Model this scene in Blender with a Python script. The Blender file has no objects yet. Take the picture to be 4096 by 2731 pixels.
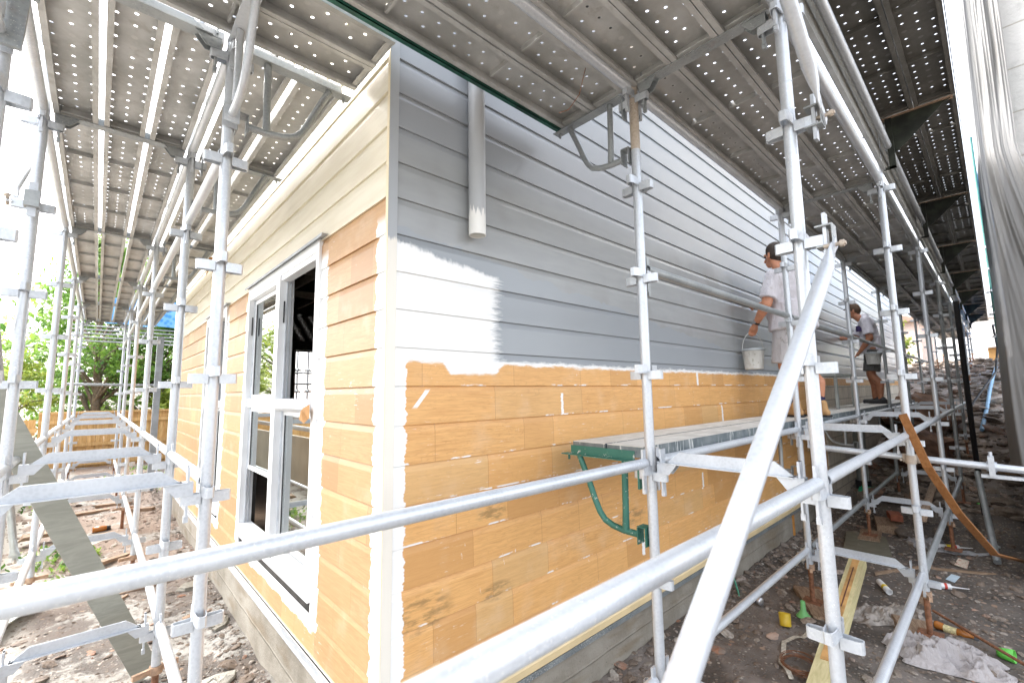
import bpy, math, random
from mathutils import Vector, Matrix, noise as mnoise
R = math.radians
random.seed(7)
C = bpy.context.scene.collection
sc = bpy.context.scene

# ------------------------------------------------------------------ camera
CAM = Vector((-0.970, -1.8856, 1.7964))
yaw, pitch, roll = 0.8241480, 0.1123432, -0.0141294
F = Vector((math.cos(yaw)*math.cos(pitch), math.sin(yaw)*math.cos(pitch), math.sin(pitch)))
Rt = Vector((math.sin(yaw), -math.cos(yaw), 0)); Up = Rt.cross(F)
R2 = math.cos(roll)*Rt + math.sin(roll)*Up; U2 = -math.sin(roll)*Rt + math.cos(roll)*Up
cd = bpy.data.cameras.new('camera'); cam = bpy.data.objects.new('camera', cd); C.objects.link(cam)
cam.matrix_world = Matrix(((R2.x, U2.x, -F.x, CAM.x), (R2.y, U2.y, -F.y, CAM.y), (R2.z, U2.z, -F.z, CAM.z), (0, 0, 0, 1)))
cd.sensor_width = 36; cd.lens = 1785.2*36/4096
cd.clip_start = 0.02; cd.clip_end = 600
cd.dof.use_dof = True; cd.dof.focus_distance = 2.7; cd.dof.aperture_fstop = 3.2
sc.camera = cam
# ------------------------------------------------------------------ world, sun, exposure
SUN_EL, SUN_AZ = R(48), R(118)      # azimuth measured from +x towards +y, where the light comes from
w = bpy.data.worlds.new('World'); sc.world = w; w.use_nodes = True
nt = w.node_tree; nt.nodes.clear()
sky = nt.nodes.new('ShaderNodeTexSky'); sky.sky_type = 'NISHITA'; sky.sun_disc = False
sky.sun_elevation = SUN_EL; sky.sun_rotation = math.pi/2 - SUN_AZ
sky.air_density = 1.0; sky.dust_density = 4.0; sky.ozone_density = 1.0
hs = nt.nodes.new('ShaderNodeHueSaturation'); hs.inputs['Saturation'].default_value = 0.30
bg = nt.nodes.new('ShaderNodeBackground'); bg.inputs['Strength'].default_value = 0.15
wo = nt.nodes.new('ShaderNodeOutputWorld')
nt.links.new(sky.outputs[0], hs.inputs['Color']); nt.links.new(hs.outputs[0], bg.inputs[0]); nt.links.new(bg.outputs[0], wo.inputs[0])
sl = bpy.data.lights.new('sun', 'SUN'); sl.energy = 0.7; sl.angle = R(50); sl.color = (1, .97, .92)
so = bpy.data.objects.new('sun', sl); C.objects.link(so)
sd = Vector((math.cos(SUN_EL)*math.cos(SUN_AZ), math.cos(SUN_EL)*math.sin(SUN_AZ), math.sin(SUN_EL)))
so.rotation_euler = sd.to_track_quat('Z', 'Y').to_euler()
sc.view_settings.view_transform = 'Standard'; sc.view_settings.look = 'None'
sc.view_settings.exposure = 2.65; sc.view_settings.gamma = 1
sc.render.engine = 'CYCLES'
sc.cycles.max_bounces = 8; sc.cycles.transparent_max_bounces = 24; sc.cycles.diffuse_bounces = 5
sc.cycles.caustics_reflective = False; sc.cycles.caustics_refractive = False

# ------------------------------------------------------------------ mesh builder
class MB:
    def __init__(s): s.v = []; s.f = []; s.m = []; s.r = []; s.sm = []
    def add(s, vs, fs, m=0, r=None, sm=False):
        b = len(s.v); s.v += [tuple(v) for v in vs]
        r = random.random() if r is None else r
        for f in fs: s.f.append([b+i for i in f]); s.m.append(m); s.r.append(r); s.sm.append(sm)
    def box(s, a, b, m=0, r=None):
        x0, y0, z0 = [min(p, q) for p, q in zip(a, b)]; x1, y1, z1 = [max(p, q) for p, q in zip(a, b)]
        s.add([(x0,y0,z0),(x1,y0,z0),(x1,y1,z0),(x0,y1,z0),(x0,y0,z1),(x1,y0,z1),(x1,y1,z1),(x0,y1,z1)],
              [(0,3,2,1),(4,5,6,7),(0,1,5,4),(1,2,6,5),(2,3,7,6),(3,0,4,7)], m, r)
    def obox(s, p0, p1, wd, th, side=None, m=0, r=None):
        # bar from p0 to p1, width wd along 'side', thickness th across
        p0, p1 = Vector(p0), Vector(p1); d = (p1-p0).normalized()
        side = Vector(side) if side is not None else Vector((0, 0, 1))
        side = (side - d*side.dot(d)).normalized(); n = d.cross(side)
        vs = [p + side*a*wd/2 + n*b*th/2 for p in (p0, p1) for a, b in ((-1,-1),(1,-1),(1,1),(-1,1))]
        s.add(vs, [(0,1,2,3),(7,6,5,4),(0,4,5,1),(1,5,6,2),(2,6,7,3),(3,7,4,0)], m, r)
    def prism(s, prof, o, u, v, d, m=0, r=None, sm=False):
        # 2D profile in (u,v) extruded by vector d from origin o
        o, u, v, d = Vector(o), Vector(u), Vector(v), Vector(d); n = len(prof)
        a = [o+u*p[0]+v*p[1] for p in prof]; b = [q+d for q in a]
        s.add(a+b, [tuple(range(n))[::-1], tuple(range(n, 2*n))] + [(i, (i+1) % n, n+(i+1) % n, n+i) for i in range(n)], m, r, sm)
    def tube(s, pts, rad, n=14, m=0, hollow=False, caps=True, r=None):
        pts = [Vector(p) for p in pts]; k = len(pts)
        rads = rad if isinstance(rad, (list, tuple)) else [rad]*k
        vs = []; t0 = (pts[1]-pts[0]).normalized()
        up = Vector((0, 0, 1)) if abs(t0.z) < .9 else Vector((1, 0, 0))
        u = (up - t0*up.dot(t0)).normalized()
        for i, p in enumerate(pts):
            if i == 0: t = t0
            elif i == k-1: t = (pts[-1]-pts[-2]).normalized()
            else: t = ((pts[i]-pts[i-1]).normalized()+(pts[i+1]-pts[i]).normalized()).normalized()
            u = (u - t*u.dot(t)).normalized(); w_ = t.cross(u)
            for j in range(n):
                a = 2*math.pi*j/n; vs.append(p+(u*math.cos(a)+w_*math.sin(a))*rads[i])
        fs = [(i*n+j, i*n+(j+1) % n, (i+1)*n+(j+1) % n, (i+1)*n+j) for i in range(k-1) for j in range(n)]
        r = random.random() if r is None else r
        s.add(vs, fs, m, r, True)
        if hollow:
            for e, q in ((0, 1), (k-1, -1)):
                d = (pts[1]-pts[0]).normalized() if e == 0 else (pts[-2]-pts[-1]).normalized()
                ro = vs[e*n:(e+1)*n]; c = pts[e]
                ri = [c+(x-c)*.84 for x in ro]; rd = [x+d*.12 for x in ri]
                if q > 0: ff = [(j, n+j, n+(j+1) % n, (j+1) % n) for j in range(n)]
                else: ff = [(j, (j+1) % n, n+(j+1) % n, n+j) for j in range(n)]
                s.add(ro+ri, ff, m, r)
                s.add(ri+rd, ff, m, r, True); s.add(rd, [tuple(range(n))], m, r)
        elif caps:
            s.add(vs[:n], [tuple(range(n))[::-1]], m, r); s.add(vs[-n:], [tuple(range(n))], m, r)
    def lathe(s, prof, o, ax, n=20, m=0, r=None):
        # prof: (radius, height) along axis
        o, ax = Vector(o), Vector(ax).normalized()
        up = Vector((0, 0, 1)) if abs(ax.z) < .9 else Vector((1, 0, 0))
        u = (up-ax*up.dot(ax)).normalized(); v = ax.cross(u); vs = []
        for (rr, h) in prof:
            for j in range(n):
                a = 2*math.pi*j/n; vs.append(o+ax*h+(u*math.cos(a)+v*math.sin(a))*max(rr, .0004))
        s.add(vs, [(i*n+j, i*n+(j+1) % n, (i+1)*n+(j+1) % n, (i+1)*n+j) for i in range(len(prof)-1) for j in range(n)], m, r, True)
    def build(s, name, mat, parent=None, tf=None):
        me = bpy.data.meshes.new(name)
        off = Vector(parent.location) if (parent is not None and tf is None) else Vector((0, 0, 0))
        if parent is not None and parent.parent is not None and tf is None: off = off + Vector(parent.parent.location)
        me.from_pydata([Vector(v)-off for v in s.v], [], s.f)
        for mm in (mat if isinstance(mat, (list, tuple)) else [mat]): me.materials.append(mm)
        me.polygons.foreach_set('material_index', s.m); me.polygons.foreach_set('use_smooth', s.sm)
        at = me.attributes.new('rnd', 'FLOAT', 'FACE'); at.data.foreach_set('value', s.r)
        me.update()
        o = bpy.data.objects.new(name, me); C.objects.link(o)
        if parent is not None: o.parent = parent
        return o
def tag(o, label=None, cat=None, group=None, kind=None):
    if label: o['label'] = label
    if cat: o['category'] = cat
    if group: o['group'] = group
    if kind: o['kind'] = kind
    return o
def thing(name, label, cat, loc=(0, 0, 0), group=None, rz=0):
    o = bpy.data.objects.new(name, None); C.objects.link(o); o.location = loc; o.rotation_euler = (0, 0, rz)
    o.empty_display_size = .1
    return tag(o, label, cat, group)
def children(o): return [c for c in C.objects if c.parent == o]
def clone(o, loc=None, rz=None, label=None, parent=None):
    kids = list(o.children)
    c = o.copy(); C.objects.link(c); c.parent = parent
    if loc is not None: c.location = loc
    if rz is not None: c.rotation_euler = (0, 0, rz)
    if label: c['label'] = label
    for k in kids: clone(k, parent=c)
    return c
ORD = ['first', 'second', 'third', 'fourth', 'fifth', 'sixth', 'seventh', 'eighth', 'ninth', 'tenth', 'eleventh']

# ------------------------------------------------------------------ node helper
class NT:
    def __init__(s, name, rough=.5, metal=0., spec=None):
        s.mat = bpy.data.materials.new(name); s.mat.use_nodes = True; s.t = s.mat.node_tree
        s.b = s.t.nodes['Principled BSDF']; s.b.inputs['Roughness'].default_value = rough; s.b.inputs['Metallic'].default_value = metal
        s.pos = s.t.nodes.new('ShaderNodeNewGeometry').outputs['Position']
        if spec is not None: s.b.inputs['Specular IOR Level'].default_value = spec
    def set(s, inp, v):
        if hasattr(v, 'links'): s.t.links.new(v, inp)
        elif hasattr(v, '__len__'): inp.default_value = (*v, 1) if len(v) == 3 and len(inp.default_value) == 4 else v
        else: inp.default_value = v
    def M(s, op, a, b=0., c=None):
        n = s.t.nodes.new('ShaderNodeMath'); n.operation = op; s.set(n.inputs[0], a); s.set(n.inputs[1], b)
        if c is not None: s.set(n.inputs[2], c)
        return n.outputs[0]
    def add(s, a, b): return s.M('ADD', a, b)
    def sub(s, a, b): return s.M('SUBTRACT', a, b)
    def mul(s, a, b): return s.M('MULTIPLY', a, b)
    def xyz(s, v=None):
        n = s.t.nodes.new('ShaderNodeSeparateXYZ'); s.t.links.new(v or s.pos, n.inputs[0]); return n.outputs
    def comb(s, x, y, z):
        n = s.t.nodes.new('ShaderNodeCombineXYZ')
        for i, q in enumerate((x, y, z)): s.set(n.inputs[i], q)
        return n.outputs[0]
    def scale(s, v, sc3):
        n = s.t.nodes.new('ShaderNodeVectorMath'); n.operation = 'MULTIPLY'; s.t.links.new(v or s.pos, n.inputs[0]); n.inputs[1].default_value = sc3; return n.outputs[0]
    def noise(s, v=None, sc_=1., det=3., rough=.55, dist=0.):
        n = s.t.nodes.new('ShaderNodeTexNoise'); s.t.links.new(v or s.pos, n.inputs['Vector']); n.inputs['Scale'].default_value = sc_
        n.inputs['Detail'].default_value = det; n.inputs['Roughness'].default_value = rough; n.inputs['Distortion'].default_value = dist
        return n.outputs['Fac']
    def voro(s, v=None, sc_=1., feat='F1'):
        n = s.t.nodes.new('ShaderNodeTexVoronoi'); n.feature = feat; s.t.links.new(v or s.pos, n.inputs['Vector']); n.inputs['Scale'].default_value = sc_
        return n.outputs
    def white(s, v):
        n = s.t.nodes.new('ShaderNodeTexWhiteNoise'); n.noise_dimensions = '3D'; s.t.links.new(v, n.inputs['Vector']); return n.outputs['Value']
    def step(s, v, lo, hi):      # smoothstep lo..hi -> 0..1 (hi may be < lo)
        n = s.t.nodes.new('ShaderNodeMapRange'); n.interpolation_type = 'SMOOTHSTEP'
        s.set(n.inputs['Value'], v)
        if lo <= hi: a, b, c, d = lo, hi, 0, 1
        else: a, b, c, d = hi, lo, 1, 0
        for k, q in zip(('From Min', 'From Max', 'To Min', 'To Max'), (a, b, c, d)): n.inputs[k].default_value = q
        return n.outputs[0]
    def rng(s, v, lo, hi, a, b):
        n = s.t.nodes.new('ShaderNodeMapRange'); s.set(n.inputs['Value'], v)
        for k, q in zip(('From Min', 'From Max', 'To Min', 'To Max'), (lo, hi, a, b)): n.inputs[k].default_value = q
        return n.outputs[0]
    def mix(s, f, a, b, mode='MIX'):
        n = s.t.nodes.new('ShaderNodeMix'); n.data_type = 'RGBA'; n.blend_type = mode
        s.set(n.inputs['Factor'], f); s.set(n.inputs['A'] if False else n.inputs[6], a); s.set(n.inputs[7], b); return n.outputs[2]
    def ramp(s, f, stops):
        n = s.t.nodes.new('ShaderNodeValToRGB'); s.set(n.inputs[0], f); e = n.color_ramp.elements
        while len(e) < len(stops): e.new(.5)
        for q, (p, c) in zip(e, stops): q.position = p; q.color = (*c, 1)
        return n.outputs[0]
    def attr(s, name='rnd'):
        n = s.t.nodes.new('ShaderNodeAttribute'); n.attribute_name = name; return n.outputs['Fac']
    def objpos(s): return s.t.nodes.new('ShaderNodeTexCoord').outputs['Object']
    def objrnd(s): return s.t.nodes.new('ShaderNodeObjectInfo').outputs['Random']
    def color(s, c): s.set(s.b.inputs['Base Color'], c)
    def rough(s, v): s.set(s.b.inputs['Roughness'], v)
    def bump(s, h, st=.3, d=.01):
        n = s.t.nodes.new('ShaderNodeBump'); n.inputs['Strength'].default_value = st; n.inputs['Distance'].default_value = d
        s.t.links.new(h, n.inputs['Height']); s.t.links.new(n.outputs[0], s.b.inputs['Normal'])
    def alpha(s, v): s.set(s.b.inputs['Alpha'], v)
def flat(name, col, rough=.5, metal=0., var=.12, sc_=9., bump=0.):
    m = NT(name, rough, metal); n = m.noise(None, sc_, 4.)
    m.color(m.mix(m.step(n, .3, .7), tuple(c*(1-var) for c in col), tuple(min(1, c*(1+var)) for c in col)))
    if bump: m.bump(m.noise(None, sc_*5, 3), bump, .004)
    return m.mat

# ------------------------------------------------------------------ materials
def galv(name, lo, hi, metal=.3, rough=.36, fleck=.62, rust=0.):
    m = NT(name, rough, metal)
    base = m.mix(m.step(m.noise(m.scale(None, (1, 1, .5)), 6, 3), .3, .7), lo, hi)
    sp = m.voro(None, 75)[0]; base = m.mix(m.mul(m.step(sp, .25, .65), .35), base, tuple(min(1, c*1.12) for c in hi))
    drop = m.mul(m.step(m.noise(None, 210, 2, .5), fleck+.02, fleck+.05), m.step(m.noise(None, 2.3, 2), .42, .6))
    stain = m.step(m.noise(m.scale(None, (4, 4, 1.2)), 1.3, 4), .60, .75)
    base = m.mix(m.mul(stain, .35), base, tuple((a+b)*.5*k for a, b, k in zip(lo, hi, (.95, .85, .74))))
    if rust: base = m.mix(m.mul(m.step(m.noise(None, 7, 5, .7), .60, .72), rust), base, (.22, .12, .06))
    m.color(m.mix(drop, base, (.80, .80, .78)))
    m.rough(m.rng(m.noise(None, 25, 3), .3, .7, rough-.06, rough+.10))
    m.bump(m.noise(None, 90, 3), .06, .002)
    return m.mat
GALV = galv('galvanised_steel', (.50, .53, .57), (.58, .61, .645), metal=.4)
GALV_D = galv('galvanised_steel_weathered', (.24, .26, .27), (.35, .37, .375), fleck=.66, rust=.3)
GALV_B = galv('galvanised_transom_steel', (.46, .49, .53), (.54, .57, .61), metal=.3, rough=.34, fleck=.72)
TAN = galv('tan_stained_steel', (.40, .33, .26), (.52, .44, .36), metal=.2, rough=.6)
RUST = flat('rusty_screw_steel', (.24, .11, .06), .75, .2, .3, 40, .3)
RUSTL = flat('rusty_collar_steel', (.42, .28, .19), .7, .2, .25, 30, .3)
def green():
    m = NT('green_painted_steel', .5); n = m.noise(None, 30, 5, .7)
    c = m.mix(m.step(m.noise(None, 5, 3), .3, .7), (.03, .135, .10), (.045, .18, .135))
    c = m.mix(m.step(n, .60, .66), c, (.62, .60, .55)); c = m.mix(m.step(m.noise(None, 12, 5, .7), .62, .68), c, (.25, .12, .06))
    m.color(c); return m.mat
GREEN = green()
DGREEN = flat('dark_green_steel', (.022, .026, .018), .6, .1, .6, 9)
def plankmat(name, holes, vert=False, dk=1.):
    m = NT(name, .55, .35)
    b = m.mix(m.step(m.noise(m.scale(None, (2, 2, 2)), 1.6, 5, .65), .35, .65), (.42, .42, .40), (.60, .60, .585))
    b = m.mix(m.mul(m.step(m.noise(None, 6, 5, .7), .55, .7), .6), b, (.34, .32, .285))
    b = m.mix(m.mul(m.step(m.noise(None, 45, 4, .7), .62, .68), .8), b, (.55, .53, .49))
    b = m.mix(m.mul(m.objrnd(), .35), b, (.42, .41, .39))
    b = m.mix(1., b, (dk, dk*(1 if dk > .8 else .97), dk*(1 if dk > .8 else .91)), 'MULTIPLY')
    m.color(b); m.rough(m.rng(m.noise(None, 20, 3), .3, .7, .42, .7)); m.bump(m.noise(None, 22, 3), .15, .004)
    if holes:
        x, y, z = m.xyz(m.objpos())
        if vert: y = z
        row = m.M('FLOOR', m.add(m.M('DIVIDE', y, .066), .5))
        fy = m.sub(m.M('DIVIDE', y, .066), row)
        sh = m.mul(m.M('ABSOLUTE', row), .5)
        fx = m.sub(m.M('FRACT', m.add(m.M('DIVIDE', x, .088), sh)), .5)
        d = m.M('SQRT', m.add(m.M('POWER', m.mul(fx, .088), 2), m.M('POWER', m.mul(fy, .066), 2)))
        inside = m.M('LESS_THAN', d, .0078)
        cell = m.white(m.comb(m.M('FLOOR', m.add(m.M('DIVIDE', x, .088), sh)), row, m.objrnd())); inside = m.mul(inside, m.M('GREATER_THAN', cell, .13))
        # no holes over ribs and ends
        ok = m.M('GREATER_THAN', m.sub(1.16, m.M('ABSOLUTE', x)), 0)
        m.alpha(m.sub(1, m.mul(inside, ok)))
        ring = m.mul(m.step(d, .016, .010), .5); m.color(m.mix(ring, b, tuple(q*(.4+.6*dk) for q in (.62, .61, .58))))
    return m.mat
PLK_H = plankmat('perforated_plank_sheet', True); PLK = plankmat('plank_steel', False); PLK_H2 = plankmat('perforated_web', True, True, .5); PLK_HD = plankmat('shade_dark_perforated_sheet', True, False, .36); PLK_D = plankmat('shade_dark_plank_steel', False, False, .36); PLK_HM = plankmat('shade_toned_perforated_sheet', True, False, .86); PLK_M = plankmat('shade_toned_plank_steel', False, False, .86)  # alley and later-bay copies of the plank steel have shade darkened into their colour
def plank_top():
    m = NT('painted_plank_top', .7); b = m.mix(m.step(m.noise(None, 5, 5, .6), .35, .65), (.56, .54, .49), (.70, .68, .63))
    b = m.mix(m.mul(m.step(m.noise(m.scale(None, (6, 30, 10)), 1, 4), .5, .7), .7), b, (.80, .78, .73)); m.color(b)
    m.bump(m.voro(None, 38)[0], .5, .004); return m.mat
PLK_TOP = plank_top()
def plank_edge():
    m = NT('splashed_plank_edge', .45, .3); b = m.mix(m.step(m.noise(None, 8, 4), .3, .7), (.11, .14, .155), (.23, .26, .27))
    d = m.noise(m.scale(None, (60, 60, 7)), 1, 3); b = m.mix(m.mul(m.step(d, .60, .68), .85), b, (.72, .73, .71)); m.color(b); return m.mat
PLK_EDGE = plank_edge()

def cladding(name, axis):
    # painted / primed weatherboard; axis 0: wall along x, axis 1: wall along y
    m = NT(name, .45); X = m.xyz(); u = X[axis]; z = X[2]; rnd = m.attr()
    grain_v = m.scale(None, (1.6, 1.6, 26) if True else (1, 1, 1)); g = m.noise(grain_v, 3.2, 6, .62, .6)
    fine = m.noise(m.scale(None, (5, 5, 120)), 2.0, 4, .6)
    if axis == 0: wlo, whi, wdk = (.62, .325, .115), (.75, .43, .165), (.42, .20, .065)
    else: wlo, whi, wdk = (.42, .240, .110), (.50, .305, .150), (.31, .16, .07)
    wood = m.mix(m.step(g, .3, .7), wlo, whi)
    wood = m.mix(m.mul(m.step(fine, .5, .68), .45), wood, wdk); ringv = m.noise(m.scale(None, (1.1, 1.1, 9)), 1.7, 2, .5, 1.2); wood = m.mix(m.mul(m.step(m.M('ABSOLUTE', m.sub(m.M('FRACT', m.mul(ringv, 14)), .5)), .36, .5), .30), wood, wdk)
    wood = m.mix(m.rng(rnd, 0, 1, 0, .5), wood, tuple(c*1.10 for c in whi))
    wood = m.mix(m.mul(m.step(rnd, .70, .85), .45), wood, wdk); wood = m.mix(m.mul(m.step(rnd, .12, .05), .45), wood, (.62, .42, .20)); wood = m.mix(m.mul(m.M('GREATER_THAN', rnd, .995), .6), wood, wdk)
    # scuffs of white filler
    s1 = m.step(m.noise(m.scale(None, (9, 9, 90)), 1.4, 4, .7), .62, .70); s2 = m.step(m.noise(None, 1.9, 3), .50, .62)
    s3 = m.step(m.noise(m.scale(None, (22, 22, 9)), 1.0, 5, .8), .66, .70)
    scuff = m.M('MAXIMUM', m.mul(m.mul(s1, s2), .75), m.mul(m.mul(s3, m.step(m.noise(None, 3.1, 2), .46, .58)), .9))
    haze = m.mul(m.step(m.noise(None, 4.3, 4), .52, .75), .15)
    WH = (.84, .84, .83)
    wood = m.mix(haze, wood, (.80, .74, .62)); wood = m.mix(scuff, wood, WH)
    # brushed edges
    br = m.sub(m.noise(m.scale(None, (14, 14, 70)), 1.0, 5, .7), .5)      # horizontal strokes
    bl = m.sub(m.noise(m.scale(None, (3, 3, 3)), 1.0, 3, .6), .5)
    if axis == 0:
        # filled seams low on each board
        kz = m.M('FRACT', m.M('DIVIDE', m.sub(3.45, z), .18))
        seam = m.mul(m.step(kz, .93, .97), m.step(m.noise(m.scale(None, (4, 4, 8)), 1, 4, .7), .54, .60))
        wood = m.mix(m.mul(seam, .95), wood, WH)
        def rect(cx, cz, w_, h_, jag=.02):
            a = m.sub(w_, m.M('ABSOLUTE', m.sub(u, m.add(cx, m.mul(br, jag))))); b = m.sub(h_, m.M('ABSOLUTE', m.sub(z, m.add(cz, m.mul(br, jag)))))
            return m.step(m.M('MINIMUM', a, b), 0, .006)
        for q in ((1.18, 1.72, .014, .07), (3.07, 1.90, .02, .07), (3.57, 1.56, .018, .08), (3.06, .985, .016, .075), (2.04, .66, .022, .06), (5.4, 1.72, .02, .08)):
            wood = m.mix(rect(*q, jag=.03), wood, WH)
        dx = m.sub(u, m.add(.165, m.mul(m.sub(z, 1.77), .85))); sw = m.step(m.M('MAXIMUM', m.mul(m.M('ABSOLUTE', dx), 1.), m.mul(m.M('ABSOLUTE', m.sub(z, 1.77)), .32)), .016, .010)
        wood = m.mix(sw, wood, WH)
        # mould stains
        for (cx, cz, rx, rz_) in ((.60, 1.17, .11, .05), (.18, .80, .17, .10), (.62, .77, .12, .05), (1.9, .9, .2, .06)):
            e = m.add(m.M('POWER', m.M('DIVIDE', m.sub(u, cx), rx), 2), m.M('POWER', m.M('DIVIDE', m.sub(z, cz), rz_), 2))
            st = m.mul(m.step(e, 1.3, .2), m.step(m.noise(m.scale(None, (8, 8, 30)), 1.2, 5, .7), .40, .62))
            wood = m.mix(m.mul(st, .62), wood, (.17, .12, .05))
        # grey finish coat and white undercoat patch
        gz = m.add(z, m.add(m.mul(br, .05), m.mul(bl, .03)))
        under = m.step(m.add(gz, m.mul(m.mul(m.step(u, .28, .34), m.step(u, .70, .62)), .05)), 1.935, 1.955)
        grey = m.step(gz, 1.955, 1.975)
        px = m.add(u, m.add(m.mul(br, .12), m.mul(bl, .05))); pz = m.add(z, m.add(m.mul(bl, .05), m.mul(br, .03)))
        stk = m.noise(m.scale(None, (7, 7, 150)), 1.0, 4, .75)
        patch = m.mul(m.step(m.add(px, m.mul(m.sub(stk, .5), .22)), .68, .60), m.step(m.add(m.add(pz, m.mul(u, .13)), m.mul(m.sub(m.noise(m.scale(None, (40, 40, 12)), 1, 4, .7), .5), .06)), 2.525, 2.50))
        grey = m.mul(grey, m.sub(1, patch))
        wet = m.step(m.add(m.add(z, m.mul(u, .10)), m.add(m.mul(bl, .16), m.mul(br, .05))), 2.585, 2.575)
        gcol = m.mix(m.step(m.noise(m.scale(None, (1, 1, 5)), 2.4, 4), .3, .7), (.31, .32, .322), (.345, .355, .358))
        gcol = m.mix(m.mul(m.step(m.noise(m.scale(None, (1.1, 1.1, .8)), 1.5, 3), .53, .68), .55), gcol, (.26, .26, .252))
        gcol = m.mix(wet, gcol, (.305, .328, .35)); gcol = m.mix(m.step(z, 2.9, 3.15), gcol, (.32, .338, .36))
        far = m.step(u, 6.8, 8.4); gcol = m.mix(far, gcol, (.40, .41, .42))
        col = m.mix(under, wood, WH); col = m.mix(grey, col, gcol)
        corner = m.mul(m.step(m.add(u, m.mul(m.sub(m.noise(m.scale(None, (5, 5, 22)), 1, 5, .7), .5), .07)), .085, .078), m.step(z, 1.99, 1.97))
        col = m.mix(corner, col, WH)
        m.rough(m.mix(grey, m.mix(under, (.5,)*3, (.4,)*3), (.27,)*3))
        cr = None
    else:
        cream = m.mix(m.step(m.noise(m.scale(None, (1, 1, 9)), 2, 4), .3, .7), (.66, .60, .47), (.74, .69, .56))
        cream = m.mix(m.mul(m.step(m.noise(None, 60, 3), .70, .74), .6), cream, (.5, .36, .2))
        col = m.mix(m.step(z, 2.728, 2.732), wood, cream)
        nz = m.mul(m.sub(m.noise(m.scale(None, (4, 4, 13)), 1, 5, .7), .5), .11)
        low = m.step(z, 2.66, 2.58)
        c1 = m.step(m.add(u, nz), .105, .097)
        w1 = m.mul(m.step(m.add(u, nz), .725, .735), m.step(m.add(u, nz), 2.70, 2.69)); w2 = m.mul(m.step(m.add(u, nz), 3.43, 3.44), m.step(m.add(u, nz), 4.78, 4.77))
        zz = m.step(m.add(z, nz), .50, .51)
        wh = m.mul(m.M('MAXIMUM', c1, m.mul(m.M('MAXIMUM', w1, w2), zz)), low)
        col = m.mix(wh, col, WH)
        m.rough(.45)
    m.color(col); m.bump(m.add(fine, m.mul(g, .6)), .10, .003)
    return m.mat
CLAD_X = cladding('weatherboard_grey_side', 0); CLAD_Y = cladding('weatherboard_window_side', 1)
WHITE = flat('white_powder_coat', (.84, .85, .86), .3, 0, .02)
def trimmat():
    m = NT('corner_trim_paint', .4); X = m.xyz(); z = m.add(X[2], m.mul(m.sub(m.noise(m.scale(None, (60, 60, 6)), 1, 4), .5), .10))
    m.color(m.mix(m.step(z, 2.50, 2.53), (.78, .74, .66), (.37, .385, .40))); return m.mat
TRIM = trimmat(); CREAM = flat('cream_primer', (.78, .62, .36), .5, 0, .08, 4)
FLASH = galv('flashing_metal', (.18, .21, .22), (.30, .33, .34), metal=.4, rough=.5, fleck=.6)
BLACK = flat('black_rubber', (.015, .015, .017), .5); DARK = flat('dark_void_timber', (.05, .045, .04), .8, 0, .4)
def concrete(name, lo, hi, form=True):
    m = NT(name, .9); b = m.mix(m.step(m.noise(None, 2.2, 6, .65), .3, .7), lo, hi)
    b = m.mix(m.mul(m.step(m.noise(m.scale(None, (1, 1, 5)), 1.8, 4), .52, .68), .5), b, (.20, .145, .085))
    pit = m.step(m.noise(None, 75, 3), .30, .36); b = m.mix(m.mul(m.sub(1, pit), .6), b, tuple(c*.4 for c in lo))
    m.color(b)
    h = m.add(m.noise(None, 18, 6, .7), m.mul(m.step(m.M('ABSOLUTE', m.sub(m.add(m.xyz()[2], m.mul(m.noise(None, 1.2, 3), .05)), .15)), .012, 0), .5) if form else m.noise(None, 40, 2))
    m.bump(h, .8, .012); return m.mat
CONC = concrete('footing_concrete', (.22, .195, .155), (.36, .33, .28)); CONC2 = concrete('pale_concrete', (.42, .41, .38), (.60, .59, .55), False)
def block(name, bw, bh, c1, c2, mo):
    m = NT(name, .85); X = m.xyz(); v = m.comb(m.add(X[0], X[1]), X[2], 0)
    n = m.t.nodes.new('ShaderNodeTexBrick'); m.t.links.new(v, n.inputs['Vector']); n.inputs['Scale'].default_value = 1
    n.inputs['Brick Width'].default_value = bw; n.inputs['Row Height'].default_value = bh; n.inputs['Mortar Size'].default_value = .008
    n.inputs['Color1'].default_value = (*c1, 1); n.inputs['Color2'].default_value = (*c2, 1); n.inputs['Mortar'].default_value = (*mo, 1)
    c = m.mix(m.mul(m.step(m.noise(None, 3, 6, .7), .45, .75), .6), n.outputs[0], tuple(q*.55 for q in c1)); m.color(c)
    m.bump(m.add(m.noise(None, 30, 4), m.mul(n.outputs['Fac'], -1.)), .6, .01); return m.mat
BLOCK = block('besser_block', .4, .2, (.60, .53, .43), (.68, .61, .51), (.36, .31, .25))
BLOCKW = block('pier_block', .9, .44, (.50, .50, .48), (.56, .55, .53), (.36, .34, .30))
def woodmat(name, lo, hi, sc_=2., ax=(1, 1, 1), bump=.3):
    m = NT(name, .8); g = m.noise(m.scale(m.objpos(), ax), sc_, 5, .6, 1.0)
    c = m.mix(m.step(g, .3, .7), lo, hi); c = m.mix(m.mul(m.objrnd(), .3), c, tuple(q*.6 for q in lo)); m.color(c)
    m.bump(g, bump, .004); return m.mat
OLDWOOD = woodmat('weathered_timber', (.20, .125, .075), (.40, .29, .20), 3, (3, 20, 20)); PINE = woodmat('treated_pine', (.50, .44, .22), (.66, .58, .33), 3, (1.5, 14, 14))
FENCEW = woodmat('fence_timber', (.56, .32, .11), (.78, .50, .22), 3, (9, 9, 1.2)); BROWNW = woodmat('orange_brown_strip', (.28, .11, .03), (.40, .18, .06), 3, (3, 12, 12))
GREYW = woodmat('grey_green_plank', (.30, .305, .26), (.40, .40, .35), 2, (1.5, 12, 12), .15)
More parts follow.
